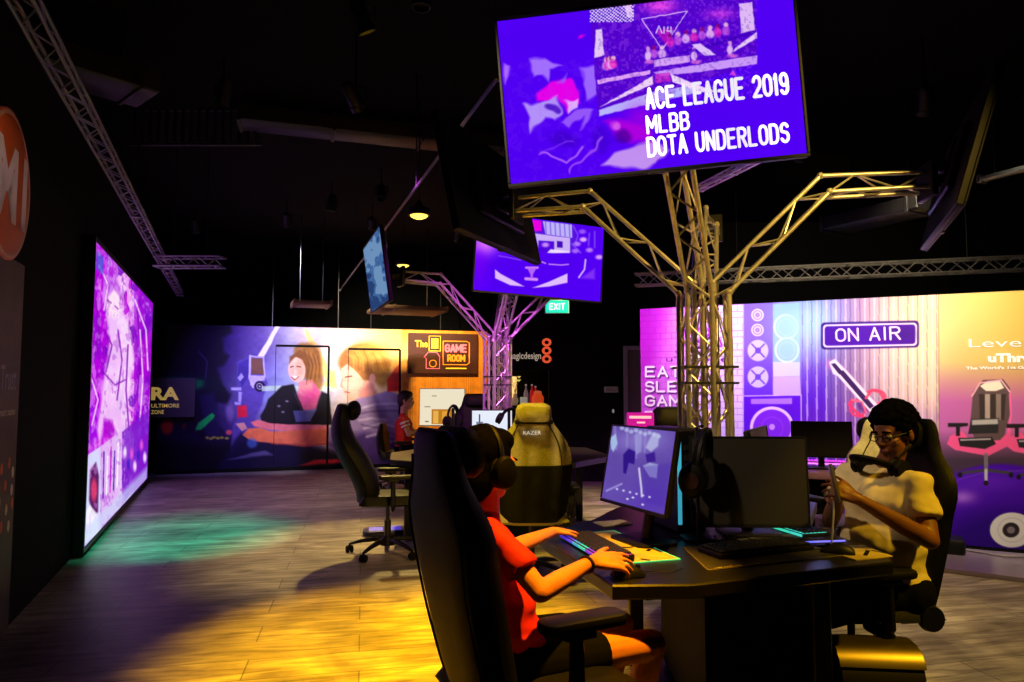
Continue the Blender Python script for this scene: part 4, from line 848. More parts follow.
def tv_line(p0, p1, zb, out, tilt, lab, **k):    # by its bottom edge p0-p1 and the side it faces
    d = Vector((p1[0]-p0[0], p1[1]-p0[1], 0)); n = Vector((d.y, -d.x, 0)).normalized()
    if n.dot(Vector((out[0], out[1], 0))) < 0: n = -n
    yaw = math.degrees(math.atan2(n.x, -n.y)); t_ = math.radians(tilt)
    c = Vector(((p0[0]+p1[0])/2, (p0[1]+p1[1])/2, zb))+Vector((0, 0, TVH/2*math.cos(t_)))-n*(-TVH/2*math.sin(t_))*1.0
    return tv(c, yaw, tilt, 0, lab, **k)
tv_line((-.285, 3.5), (.147, 4.48), 2.2, (-1, 0), 12, 'dark television seen edge-on, half hiding the far purple television', on=False)
tv_line((1.95, 2.95), (2.43, 4.07), 2.2, (1, 0), 16, 'dark television turned away at the right arm of the near truss column', on=False)
tv_line((-1.045, 5.9), (-1.39, 6.9), 2.14, (-1, 0), 8, 'pale blue television seen edge-on at the left arm of the far column', paint=paint_blue, emit=.8, res=(120, 80))

# ------------------------------------------------------------------ straight trusses overhead
def straight(name, P0, d, L, w, h, lab, step=.2, r=.02, rl=.009, z4=True, cat='truss', m=None):
    m = m or ALU; d = Vector(d).normalized(); M = frame(P0, d, (0, 0, 1)); root = empty(name, P0, 0, lab, cat, 'overhead trusses'); root.matrix_world = M
    cs = [(-w/2, -h/2), (w/2, -h/2), (w/2, h/2), (-w/2, h/2)] if z4 else [(-w/2, -h/2), (w/2, -h/2), (0, h/2)]
    P = [[(0, a, b), (L, a, b)] for a, b in cs]
    for p in P: MB().tube(p, r, 8).build('chord', m, root)
    mb = MB()
    for i in range(len(P)): lattice(mb, P[i], P[(i+1) % len(P)], rl, step)
    mb.build('lattice', m, root)
    e_ = MB()
    for x_ in (0, L/2, L): e_.box((x_-.015, -w/2-.01, -h/2-.01), (x_+.015, w/2+.01, -h/2+.01), .003); e_.box((x_-.015, -w/2-.01, h/2-.01), (x_+.015, w/2+.01, h/2+.01), .003)
    e_.build('joint_frame', m, root)
    n_ = max(2, int(L/3)); hg = MB()
    for k in range(n_): x_ = L*(k+.5)/n_; hg.cyl((x_, 0, h/2), (x_, 0, 3.9-P0[2]), .006, n=6)
    hg.build('hanger_wire', STEEL, root)
    return root
GR = mat('grey_truss_metal', (120, 122, 124), .4, .7)
pe = atZ(180, 294, 2.8); straight('lighting_truss', pe-WD*10.6, WD, 10.6, .085, .05, 'long silver truss running overhead along the left wall above the video wall', .16, .009, .004, m=GR)
s0 = atZ(497, 78, 2.98); s1 = atZ(340, 290, 2.98); straight('lighting_track', s0, s1-s0, (s1-s0).length, .012, .01, 'thin twin rail running away overhead between the big television and the mural', 1.2, .003, .0015, m=GR)
p0 = atZ(636, 280, 2.8); p1 = atZ(1035, 263, 2.8); straight('lighting_truss', p0, p1-p0, (p1-p0).length+.6, .16, .15, 'silver lattice truss hanging above the ON AIR backdrop', .16, .014, .007)
p0 = atZ(158, 262, 2.7); p1 = atZ(222, 262, 2.7); straight('lighting_truss', p0, p1-p0, (p1-p0).length, .16, .1, 'short purple-lit truss piece at the far end of the left truss', .2, .012, .007, m=GR)
p0 = atZ(700, 188, 3.0); p1 = atZ(755, 160, 3.0); straight('lighting_track', p0, p1-p0, (p1-p0).length+.2, .05, .04, 'short pale rail just below the right corner of the big television', .4, .009, .004)
# ducts, raft and beams up in the dark
DK = mat('galvanised_duct', (48, 44, 38), .5, .5, noise=.2, nscale=3)
def duct(name, px0, px1, Y0, Y1, th, dz, lab, m=DK, cat='duct'):
    a = atY(*px0, Y0); b = atY(*px1, Y1); d = b-a; d.z = 0; M = frame(a, d, (0, 0, 1)); L = d.length
    o = MB(); o.box((0, -th/2, -dz/2), (L, th/2, dz/2), .01)
    r_ = empty(name, a, 0, lab, cat); r_.matrix_world = M; o.build('sheet_body', m, r_)
    for k in range(max(2, int(L/.8)+1)): x_ = min(k*.8, L-.03); MB().box((x_, -th/2-.012, -dz/2-.012), (x_+.03, th/2+.012, dz/2+.012), .003).build('flange', m, r_)
    for x_ in (L*.2, L*.8): MB().cyl((x_, 0, dz/2), (x_, 0, 3.9-a[2]), .006, n=6).build('hanger_rod', STEEL, r_)
    return r_
duct('air_duct', (-10, 42), (150, 64), 4.2, 4.9, .4, .16, 'dim brownish air duct crossing under the left truss at the upper left')
duct('air_duct', (238, 117), (520, 140), 6.0, 6.8, .3, .14, 'very dim long duct across the ceiling left of the big television')
duct('air_duct', (833, 226), (930, 197), 6.4, 5.6, .35, .12, 'dark sloping duct under the right arm of the near column', BLK)
duct('air_duct', (980, 180), (1060, 158), 5.5, 5.0, .08, .04, 'thin grey pipe beyond the dark television at the upper right', GR, 'pipe')
duct('acoustic_raft', (440, 312), (372, 312), 11.0, 10.6, .9, .06, 'flat brown ceiling panel hanging above the boy of the mural', mat('brown_raft', (120, 90, 60), .7), 'ceiling panel')
duct('acoustic_raft', (330, 305), (292, 305), 10.2, 10.0, .6, .05, 'small brownish ceiling panel hanging above the woman of the mural', mat('brown_raft', (120, 90, 60), .7), 'ceiling panel')
gr_ = atY(197, 128, 6.2); g = empty('air_grille', gr_, 0, 'dim slatted air grille high on the ceiling at the upper left', 'grille')
fr = MB(); fr.box((-.6, -.03, -.17), (.6, .0, -.15), .004); fr.box((-.6, -.03, .15), (.6, .0, .17), .004); fr.build('grille_frame', DK, g)
for k in range(16): MB().box((-.56+k*.073, -.05, -.15), (-.545+k*.073, .0, .15), .003).build('slat', DK, g)
# lamps
def downlight(px, py, Y, rr, lab, st=9):
    p = atY(px, py, Y); o = empty('downlight', p, 0, lab, 'ceiling light', 'round ceiling lights'); rr *= 1.25
    MB().lathe([(.001, -rr*.42), (rr*.4, -rr*.38), (rr*.75, -rr*.22), (rr*.93, 0), (rr*.93, .02), (.001, .02)], 28).build('light_lens', mat('warm_lens', (255, 240, 170), .4, emit=2.2, ec=(255, 214, 90)), o)
    MB().lathe([(rr*.94, -.005), (rr*1.12, -.004), (rr*1.12, .05), (rr*.5, .07), (rr*.2, .12), (.001, .12), (.001, .05), (rr*.94, .05)], 28).build('lamp_housing', BLK, o)
    MB().cyl((0, 0, .11), (0, 0, 3.9-p.z), .006, n=6).build('cord', BLK, o)
downlight(419, 215, 6.0, .07, 'bright round yellow ceiling light above the blue edge-on television'); downlight(403, 265, 9.0, .07, 'smaller round ceiling light right beside the blue edge-on television')
def spot_fixture(p, aim, lab, lens=None, st=3.0, cat='spotlight'):
    p = Vector(p); aim = Vector(aim); d = (aim-p).normalized(); M = frame(p, d, (0, 0, 1) if abs(d.z) < .95 else (0, 1, 0))
    o = empty('stage_spotlight', p, 0, lab, cat, 'ceiling spotlights'); o.matrix_world = M
    b = MB(); b.M = R(PI/2, 'Y'); b.lathe([(.001, -.14), (.035, -.14), (.05, -.1), (.05, .02), (.058, .02), (.058, .06), (.05, .06), (.05, .03), (.001, .03)], 18); b.build('lamp_body', BLK, o)
    if lens:
        l_ = MB(); l_.M = R(PI/2, 'Y'); l_.lathe([(.001, .035), (.045, .035), (.045, .04), (.001, .045)], 18); l_.build('light_lens', mat('spot_lens_%d_%d_%d' % lens, lens, .3, emit=st), o)
    y = MB(); y.M = M.inverted() @ T(p) ; y.tube([(-.07, 0, 0), (-.07, 0, .1), (.07, 0, .1), (.07, 0, 0)], .006, 6); y.cyl((0, 0, .1), (0, 0, 3.9-p.z), .008, n=6); y.build('yoke', BLK, o)
    return o
# ------------------------------------------------------------------ desks
WOODB = mat('black_desk_laminate', (20, 18, 16), .38, noise=.25, nscale=4, spec=.5)
def desk(name, poly, z, lab, legs, base, M=None, th=.05, edge=.012, cat='desk', top=None):
    root = empty(name, (0, 0, 0), 0, lab, cat)
    MB().prism(poly, z-th, z, .006).build('desk_top', top or WOODB, root)
    for (a, b) in legs:
        l = MB(); l.box((a-.035, b-.035, .012), (a+.035, b+.035, z-th), .006); lg_ = l.build('leg', STEEL, root)
        MB().lathe([(.001, 0), (.04, 0), (.04, .014), (.001, .014)], 14, (a, b, 0)).build('foot', CHROME, lg_)
    if base:
        MB().prism(base, .05, z-th-.002, .01).build('base_cabinet', BLKM, root)
        cx = sum(p[0] for p in base)/len(base); cy = sum(p[1] for p in base)/len(base)
        MB().prism([(cx+(p[0]-cx)*.93, cy+(p[1]-cy)*.93) for p in base], 0, .05).build('plinth', BLK, root)
    return root
DZ = .75
D1 = [(.33, 2.35), (.60, 2.36), (1.42, 2.66), (1.47, 2.78), (1.40, 3.35), (1.72, 4.0), (1.5, 4.35), (.9, 4.4), (.52, 3.75), (.40, 3.5), (.12, 3.14), (.14, 3.03)]
desk('gaming_desk', D1, DZ, 'large black gaming desk wrapped around the near truss column', [(.62, 3.6), (.95, 4.2), (1.155, 2.70), (1.45, 4.1)], [(.74, 2.75), (1.14, 2.84), (1.12, 3.2), (1.3, 4.0), (1.0, 4.2), (.75, 3.6)])
D2 = [(-1.1, 6.35), (-.55, 6.02), (.55, 6.1), (.95, 6.7), (.8, 7.6), (.1, 7.9), (-.9, 7.7), (-1.2, 7.0)]
desk('gaming_desk', D2, DZ, 'far black gaming desk around the far truss column', [(-.95, 6.5), (-.45, 6.25), (.5, 6.3), (.7, 7.4), (-.8, 7.4)], [(-.5, 6.5), (.4, 6.5), (.5, 7.4), (-.5, 7.4)])
desk('side_desk', [(1.95, 5.5), (2.7, 5.25), (2.85, 5.6), (2.1, 5.95)], DZ, 'small desk with a magenta lit edge in front of the speaker artwork', [(2.05, 5.55), (2.62, 5.36), (2.75, 5.58), (2.18, 5.85)], [(2.15, 5.62), (2.55, 5.48), (2.62, 5.6), (2.24, 5.75)], top=mat('lilac_desk_top', (150, 110, 160), .4))
desk('side_desk', [(-1.2, 9.5), (-.5, 9.5), (-.5, 10.2), (-1.2, 10.2)], DZ, 'narrow desk in front of the orange plank wall', [(-.7, 9.6), (-.56, 9.6), (-.7, 10.15), (-.56, 10.15)], None)

# ------------------------------------------------------------------ monitors and desk things
def monitor(px, py, z, yaw, tilt, w, h, lift, lab, kind='off', paint=None, emit=1.0, hous=None, loc=None):
    """centre of the screen at loc; stands on a desk at height z"""
    yw = math.radians(yaw); hous = hous or BLK
    root = empty('computer_monitor', (loc[0], loc[1], z), yw, lab, 'monitor', 'computer monitors'); bpy.context.view_layer.update()
    H = loc[2]-z; Mt = T((0, 0, H)) @ R(-math.radians(tilt), 'X')     # tilt > 0 leans the top back
    b = MB(); b.M = Mt; b.box((-w/2-.008, .002, -h/2-.012), (w/2+.008, .028, h/2+.008), .005); b.box((-w*.2, .026, -h*.25), (w*.2, .05, h*.2), .01); hs = b.build('housing', hous, root)
    f = MB(); f.M = Mt; f.box((-w/2-.008, -.004, -h/2-.014), (w/2+.008, .003, -h/2-.001), .0015); f.box((-w/2-.008, -.004, h/2+.0005), (w/2+.008, .003, h/2+.008), .0015)
    f.box((-w/2-.008, -.004, -h/2), (-w/2-.0005, .003, h/2), .0015); f.box((w/2+.0005, -.004, -h/2), (w/2+.008, .003, h/2), .0015); f.build('bezel', hous, root)
    MW_ = root.matrix_world @ Mt
    def c(a, b_): return MW_ @ Vector((a*w/2, 0, b_*h/2))
    if paint: art_panel('display', c(-1, 1), c(1, 1), c(1, -1), c(-1, -1), 110, 90, paint, art_mat('screen_image', emit), root, root.matrix_world.inverted())
    else:
        d = MB(); d.M = Mt; d.box((-w/2, -.001, -h/2), (w/2, .003, h/2), .001); d.build('display', GLASSB, root)
    n = MB(); n.tube([(0, .05, .012), (0, .07, H*.5), (0, .05, H)], [.026, .022, .02], 12); n.build('stand_neck', hous, root)
    MB().rbox((0, .03, .007), (min(.26, w*.55), .2, .014), .04, .004).build('stand_foot', hous, root)
    return root
monitor(0, 0, DZ, -65.6, 11, .46, .325, 0, 'lit purple computer monitor showing a game, facing the person in the red shirt', paint=paint_game, emit=.85, loc=(.526, 2.983, 1.064))
monitor(0, 0, DZ, -2, 3, .50, .375, 0, 'large switched-off monitor with a headset at its left edge on the near desk', loc=(1.05, 3.13, .985))
monitor(0, 0, DZ, 62, 8, .50, .33, 0, 'dark monitor facing the seated man, behind the large switched-off monitor', loc=(1.22, 3.42, 1.03))
p = atY(492, 426, 6.55); monitor(0, 0, DZ, 2, 4, .37, .285, 0, 'bright white computer monitor on the far desk beside the pale grey chair', paint=paint_cad, emit=1.05, loc=tuple(p))
p = atY(442, 407, 9.75); monitor(0, 0, DZ, -3, 3, .62, .50, 0, 'cream web page on a monitor with a white stand, below the game room sign', paint=paint_page, emit=1.0, hous=WHITE, loc=tuple(p))
p = atY(821.5, 439, 5.62); monitor(0, 0, DZ, -18, 6, .435, .265, 0, 'switched-off grey monitor in front of the printed speakers', loc=tuple(p), hous=BLK)
p = atY(640, 494, 3.15)
# magenta glowing bar on the side desk
p = atZ(826, 462, DZ+.012); lb_ = empty('light_bar', (p.x, p.y-.05, DZ), math.radians(-18), 'glowing magenta keyboard light below the grey monitor', 'light')
MB().rbox((0, 0, .012), (.42, .16, .02), .01, .005).build('bar_body', BLK, lb_); k_ = MB()
for i in range(14):
    for j in range(4): k_.box((-.19+i*.027, -.06+j*.03, .022), (-.17+i*.027, -.036+j*.03, .03), .002)
k_.build('keycaps', mat('magenta_keys', (230, 60, 220), .4, emit=.8), lb_); MB().box((-.21, -.088, .004), (.21, -.08, .016), .002).build('light_strip', mat('magenta_glow', (255, 120, 250), .4, emit=1.6), lb_)
# keyboards
def keyboard(loc, yaw, lab, strip=None, w=.44, d=.14, rainbow=None, z=DZ):
    root = empty('keyboard', (loc[0], loc[1], loc[2] if len(loc) > 2 else z), math.radians(yaw), lab, 'keyboard', 'gaming keyboards')
    MB().rbox((0, 0, .010), (w, d, .018), .01, .004).build('body', BLK, root)
    k = MB()
    for j in range(6):
        n = 21 if j < 5 else 12
        for i in range(n):
            ww = (w-.02)/n; x = -w/2+.01+i*ww; y = -d/2+.012+(5-j)*(d-.02)/6
            k.box((x+.0015, y, .019), (x+ww-.0015, y+(d-.02)/6-.003, .029), .003)
    k.build('keycaps', mat('black_keycap', (26, 26, 30), .35), root)
    if rainbow:
        for i, c in enumerate(rainbow):
            n = len(rainbow); s = MB(); s.box((-w/2+.01+i*(w-.02)/n, -d/2-.004, .006), (-w/2+.01+(i+1)*(w-.02)/n, -d/2+.004, .016), .001); s.box((-w/2+.01+i*(w-.02)/n, -d/2+.006, .0185), (-w/2+.01+(i+1)*(w-.02)/n, d/2-.012, .0195), .0003)
            s.build('light_strip', mat('rgb_%d_%d_%d' % c, c, .4, emit=1.0), root)
    c_ = MB(); c_.tube([(w*.1, d/2, .01), (w*.12, d/2+.05, .006), (w*.05, d/2+.12, .005), (w*.15, d/2+.2, .005)], .0025, 6); c_.build('cable', BLK, root)
    return root
def mouse(loc, yaw, lab, glow=None):
    root = empty('computer_mouse', loc, math.radians(yaw), lab, 'mouse', 'computer mice')
    s = MB()
    s.loft([[(y, (w*math.cos(a)), max(0, .0+h*math.sin(a))) for a in [PI*j/10 for j in range(11)]] for y, w, h in ((-.062, .004, .004), (-.058, .02, .018), (-.04, .03, .031), (-.01, .031, .038), (.02, .028, .034), (.045, .027, .022), (.06, .018, .010), (.064, .004, .003))], close=True)
    s.build('shell', BLK, root)
    w_ = MB(); w_.M = T((.036, 0, .026)) @ R(PI/2, 'X'); w_.lathe([(.001, -.004), (.01, -.004), (.01, .004), (.001, .004)], 14); w_.build('scroll_wheel', STEEL, root)
    MB().tube([(.062, 0, .008), (.1, .01, .004), (.16, -.02, .004), (.22, .01, .004)], .002, 6).build('cable', BLK, root)
    if glow: MB().box((-.064, -.012, .002), (-.05, .012, .006), .001).build('tail_light', glow, root)
    return root
# left seat: pad, keyboard, mouse
PADM = mat('printed_pad', (196, 176, 126), .6, noise=.12, nscale=12)
pA, pB, pC, pD = atZ(617, 565, DZ), atZ(680, 560, DZ), atZ(646, 540, DZ), atZ(560, 535, DZ)
pad = empty('mouse_pad', (pA.x, pA.y, DZ), 0, 'pale printed mouse pad with a green glowing edge under the near hand', 'mouse pad')
bx = (pB-pA); bx.z = 0; by = (pD-pA); by.z = 0
pts = [(0, 0), (bx.x, bx.y), (bx.x+by.x, bx.y+by.y), (by.x, by.y)]
MB().prism(pts, .0005, .004).build('pad_surface', PADM, pad)
g_ = MB(); g_.tube([(x_, y_, .003) for x_, y_ in pts+[pts[0]]], .003, 6); g_.build('glowing_edge', mat('edge_green', (90, 240, 170), .4, emit=.35), pad)
for (u_, v_, s_) in ((.12, .12, .04), (.3, .08, .03), (.85, .3, .02), (.5, .05, .02), (.2, .25, .03)):
    bl_ = MB(); q = bx*u_+by*v_; bl_.M = T((q.x, q.y, .0042)) @ R(u_*5); bl_.box((-s_, -s_*.4, -.0003), (s_, s_*.4, .0004), .0002); bl_.build('pad_print', BLKM, pad)
keyboard((.335, 2.86, DZ+.0045), 106-180, 'black keyboard with rainbow lighting under the far hand of the red-shirted person', rainbow=[(70, 40, 200), (90, 60, 220), (60, 160, 210), (60, 190, 170), (120, 60, 200), (170, 50, 190)])
mouse((.398, 2.448, DZ+.0045), 18, 'black mouse held by the red-shirted person')
# pad print / paper at the desk corner (pale patch)
q = [atZ(571, 575, DZ), atZ(607, 573, DZ), atZ(609, 583, DZ), atZ(590, 584, DZ)]
# front seat: mat, keyboard
pA, pB, pC = atZ(708, 571, DZ), atZ(846, 556, DZ), atZ(683, 548, DZ)
m2 = empty('desk_mat', (pA.x, pA.y, DZ), 0, 'wide dark desk mat under the keyboard of the empty front seat', 'desk mat'); bx = pB-pA; by = pC-pA; bx.z = by.z = 0
L_ = [(0, 0), (bx.x, bx.y), (bx.x+by.x+.03, bx.y+by.y+.1), (by.x, by.y), ]
MB().prism(L_, .0005, .004).build('mat_surface', mat('dark_mat', (46, 44, 38), .75, noise=.1), m2); e_ = MB(); e_.tube([(x_, y_, .003) for x_, y_ in L_+[L_[0]]], .0022, 6); e_.build('stitched_edge', mat('mat_edge', (120, 110, 84), .7), m2)
lt = MB(); lt.M = Matrix()
for k in range(15): lt.M = frame((bx.x*(.05+k*.022), bx.y*(.05+k*.022)+.008, .0042), bx, (0, 0, 1)); lt.box((0, 0, -.0002), (.007+.003*(k % 2), .004+.004*(k % 3), .0004), .0001)
lt.build('mat_lettering', mat('mat_lettering', (190, 175, 130), .7), m2)
c1_ = atZ(758, 553, DZ); ang = math.degrees(math.atan2(bx.y, bx.x))
keyboard((c1_.x, c1_.y+.02, DZ+.0045), ang, 'plain black keyboard on the wide desk mat in front of the switched-off monitor', w=.45, d=.15)
# right seat: rgb keyboard, pad, mouse, tablet edge
a = atZ(757, 524, DZ); b = atZ(812, 541, DZ); c = (a+b)/2; d_ = b-a
keyboard((c.x+.05, c.y+.06, DZ), math.degrees(math.atan2(d_.y, d_.x)), 'keyboard with a turquoise light edge in front of the seated man', w=d_.length*1.0, d=.14, rainbow=[(60, 200, 150), (60, 215, 160), (60, 220, 180), (60, 200, 190)])
a = atZ(786, 543, DZ+.01); b = atZ(845, 541, DZ+.01); lbx = empty('glowing_wrist_rest', ((a.x+b.x)/2, (a.y+b.y)/2, DZ+.005), math.atan2(b.y-a.y, b.x-a.x), 'thin wrist rest with a blue-violet glowing rim in front of the seated man', 'wrist rest')
MB().rbox((0, .03, .006), ((b-a).length, .06, .012), .01, .003).build('rest_body', BLK, lbx); MB().box((-(b-a).length/2, -.004, .003), ((b-a).length/2, .0, .010), .001).build('glowing_rim', mat('rim_blue', (110, 110, 250), .4, emit=1.1), lbx)
q = [atZ(812, 546, DZ), atZ(856, 561, DZ), atZ(893, 557, DZ), atZ(862, 546, DZ)]; c = sum(q, Vector())/4; mp = empty('mouse_pad', (c.x, c.y, DZ), 0, 'pale printed mouse pad under the mouse at the seated man, right end of the desk', 'mouse pad')
MB().prism([(v.x-c.x, v.y-c.y) for v in q], .0005, .004).build('pad_surface', PADM, mp)
for (x_, y_, s_) in ((.03, -.03, .05), (.09, -.01, .03), (-.06, .02, .03)): b_ = MB(); b_.M = T((x_, y_, .0042)) @ R(x_*20+.4); b_.box((-s_, -.008, -.0003), (s_, .008, .0004), .0002); b_.build('pad_print', BLKM, mp)
p = atZ(838, 554, DZ); mouse((p.x, p.y, DZ+.0045), 155, 'black mouse on the pad at the right end of the near desk')
# headsets
HSM = mat('headset_black', (7, 7, 8), .55, spec=.15)
def headset(loc, rot, lab, sc=1.0, accent=None, nm='headset'):
    root = empty(nm, loc, 0, lab, 'headset', 'headsets', rot=rot); root.scale = (sc, sc, sc)
    b = MB(); pts = [(.082*math.cos(t), 0, .02+.1*math.sin(t)) for t in [PI*(-.05+1.1*j/20) for j in range(21)]]
    rings = []
    b.tube(pts, [.011]*21, 8, sq=1.7); b.build('headband', HSM, root)
    for s in (-1, 1):
        c = MB(); c.M = T((s*.085, 0, -.02)) @ R(s*PI/2, 'Y') @ S(1.18, .95, 1); c.lathe([(.001, 0), (.03, 0), (.044, .006), (.046, .018), (.04, .03), (.022, .036), (.001, .037)], 20)
        e = c.build('ear_cup', HSM, root); u = MB(); u.M = T((s*.085, 0, -.02)) @ R(s*PI/2, 'Y') @ S(1.18, .95, 1); u.lathe([(.022, -.018), (.042, -.018), (.046, -.008), (.042, .0), (.022, .0)], 20); u.build('cushion', LEATH, e)
        if accent: a = MB(); a.M = T((s*.085, 0, -.02)) @ R(s*PI/2, 'Y'); a.lathe([(.018, .035), (.024, .035), (.024, .039), (.018, .039)], 18, ); a.build('accent_ring', accent, e)
    return root
p = atY(701, 470, 2.98); headset(tuple(p), (0.12, .0, math.radians(62)), 'big black headset hanging at the left edge of the switched-off monitor', 1.35, STEEL)
hk = MB(); hk.tube([(p.x, p.y+.06, .752), (p.x, p.y+.06, p.z+.175), (p.x, p.y-.03, p.z+.185)], .008, 8); st_ = empty('headset_stand', (0, 0, 0), 0, 'thin black stand carrying the big headset beside the switched-off monitor', 'stand'); hk.build('pole', BLK, st_); MB().rbox((p.x, p.y+.06, DZ+.006), (.14, .14, .012), .03, .004).build('stand_foot', BLK, st_)
p = atY(509, 421, 6.3); headset(tuple(p), (0, .5, math.radians(10)), 'black headset leaning before the white monitor on the far desk', .95)
p = atY(453, 419, 6.45); headset(tuple(p), (0, 0, math.radians(60)), 'black headset on a stand at the left of the far desk', 1.0)
for q_, lab in ((p, 'black headset stand at the left of the far desk'), (atY(509, 421, 6.3), 'black headset stand in front of the white monitor')):
    s_ = empty('headset_stand', (q_.x, q_.y+.01, DZ), 0, lab, 'stand'); MB().cyl((0, 0, .01), (0, 0, q_.z-DZ+.1), .014, n=10).build('pole', BLK, s_); MB().lathe([(.001, 0), (.06, 0), (.055, .012), (.001, .014)], 18).build('stand_foot', BLK, s_)
# pc tower with cyan light strip in the middle of the near desk
tw = empty('computer_tower', (.80, 3.22, DZ), math.radians(15), 'black computer tower with a cyan light strip between the two near monitors', 'computer')
MB().box((-.075, -.05, 0), (.065, .28, .46), .008).build('case', BLK, tw); MB().box((-.079, -.056, .04), (-.06, -.049, .42), .002).build('light_strip', mat('cyan_glow', (60, 170, 200), .4, emit=.8), tw)
v_ = MB()
for k in range(8): v_.box((-.045, -.054, .05+k*.045), (.05, -.049, .075+k*.045), .002)
v_.build('front_vent', STEEL, tw)
# cables on the desk behind the front keyboard
cb = MB(); rs = random.Random(5)
for k in range(4):
    P = []; x = .66+k*.1
    for j in range(6): P.append((x+rs.uniform(-.04, .04)+j*.02, 2.95+j*.03+rs.uniform(-.02, .02), DZ+.004+(.002 if j % 2 else 0)))
    cb.tube(P, .003, 6)
tag(cb.build('cable_bundle', BLK), 'tangled black cables on the near desk left of the big switched-off monitor', 'cables')
# small things behind the purple monitor
p = atZ(613, 524, DZ); tag(MB().rbox((0, 0, .004), (.16, .11, .006), .01, .002).build('notepad', mat('cream_paper', (200, 185, 150), .7), None, T((p.x, p.y, DZ)) @ R(.4)), 'small pale notepad lying left of the purple monitor', 'notepad')
# magenta info sign on a post
p = atY(641, 426, 5.2); isg = empty('info_sign', (p.x, p.y, 0), math.radians(-8), 'small magenta acrylic sign with white lines behind the purple monitor', 'sign')
MB().lathe([(.001, 0), (.16, 0), (.15, .012), (.02, .02), (.001, .02)], 24).build('foot', BLK, isg); MB().cyl((0, 0, .015), (0, 0, p.z), .012, n=10).build('post', BLK, isg)
MB().box((-.105, -.012, p.z-.16), (.095, -.002, p.z+.10), .004).build('plate', mat('magenta_acrylic', (205, 25, 185), .35, emit=.4, ec=(190, 10, 200)), isg); l_ = MB()
for (x0, x1, z, h) in ((-.085, .075, .055, .02), (-.03, .03, .02, .012), (-.085, .075, -.012, .006), (-.085, .075, -.07, .035)): l_.box((x0, -.0145, p.z+z), (x1, -.0122, p.z+z+h), .0008)
l_.build('print_lines', mat('acrylic_pink', (255, 200, 235), .4, emit=.6), isg)
# low box with curved metal top at lower right
p = atZ(885, 650, .41); fb = empty('curved_metal_box', (p.x+.0, p.y+.1, 0), math.radians(-6), 'low box with a curved shiny gold-lit metal top, at the bottom right under the chair', 'box')
fb.scale = (1, .8, 1.13); w_ = .155; prof = [(-.16, 0), (-.16, .24), (-.155, .28), (-.13, .325), (-.09, .355), (-.03, .37), (.06, .372), (.12, .372), (.12, 0)]
MB().loft([[(x_, a_, b_) for a_, b_ in [( -.145, .0), (-.145, .24), (-.14, .275), (-.12, .31), (-.085, .34), (-.03, .355), (.11, .355), (.11, 0)]] for x_ in (-w_+.006, w_-.006)]).build('box_body', mat('brown_black_box', (34, 28, 22), .6), fb)
top = []
for x_ in (-w_, w_): top.append([(x_, a_, b_) for a_, b_ in [(-.135, .305), (-.122, .322), (-.085, .35), (-.03, .362), (.06, .364), (.06, .358), (-.03, .356), (-.083, .344), (-.118, .316), (-.13, .303)]])
MB().loft(top).build('metal_top', mat('gold_lit_sheet', (120, 104, 58), .36, .9), fb)  # yellow light put into the sheet's base colour
# ------------------------------------------------------------------ gaming chairs (local +X is forward)
RACE = [(0, .215, .10, .015), (.12, .235, .11, .03), (.3, .25, .11, .05), (.5, .265, .10, .06), (.62, .285, .09, .06), (.70, .275, .085, .05), (.76, .235, .08, .03), (.82, .185, .075, .02), (.90, .165, .07, .015), (.97, .15, .06, .01), (1.0, .12, .04, .005)]
WIDE = [(0, .215, .11, .01), (.2, .24, .12, .02), (.42, .272, .11, .03), (.52, .275, .10, .04), (.62, .262, .09, .04), (.70, .232, .085, .03), (.78, .185, .08, .02), (.84, .145, .075, .01), (.9, .128, .075, .005), (1.0, .118, .07, .005)]
def lerp_tab(tab, t):
    for a, b in zip(tab[:-1], tab[1:]):
        if t <= b[0]: k = (t-a[0])/(b[0]-a[0]); k = k*k*(3-2*k) if False else k; return [a[i]+(b[i]-a[i])*k for i in range(1, len(a))]
    return list(tab[-1][1:])
def back_mesh(tab, x0, z0, x1, z1, bow=0, n=26, thick=1.0, sbow=None):
    mb = MB(); rings = []
    L = math.hypot(x1-x0, z1-z0); 
    def cen(t): 
        b = bow*math.sin(PI*t) + (sbow(t) if sbow else 0)
        return x0+(x1-x0)*t+b, z0+(z1-z0)*t
    ts = [0, .006]+[.02+.96*i/n for i in range(n+1)]+[.994, 1.0]
    for i, t in enumerate(ts):
        w, d, bo = lerp_tab(tab, t); x, z = cen(t); xa, za = cen(min(1, t+.02)); xb, zb = cen(max(0, t-.02)); tx, tz = xa-xb, za-zb; q = math.hypot(tx, tz); tx /= q; tz /= q; nx, nz = tz, -tx
        e = 1
        if t < .02: e = .55+.45*math.sqrt(min(1, t/.02))
        if t > .98: e = .55+.45*math.sqrt(max(0, (1-t)/.02))
        d *= thick*e; w_ = w*(.9+.1*e); ring = []
        K = 14
        for j in range(K+1):
            u = -1+2*j/K; us = math.copysign(abs(math.sin(u*PI/2))**1.0, u)
            f = d*.5*(1-abs(us)**6)+bo*e*(max(0, (abs(us)-.55)/.45)**1.2)*(1-abs(us)**10)
            ring.append((x+nx*f, us*w_, z+nz*f))
        for j in range(1, K):
            u = 1-2*j/K; us = math.copysign(abs(math.sin(u*PI/2)), u)
            f = -d*.5*(1-abs(us)**4)
            ring.append((x+nx*f, us*w_, z+nz*f))
        rings.append(ring)
    return mb.loft(rings), cen
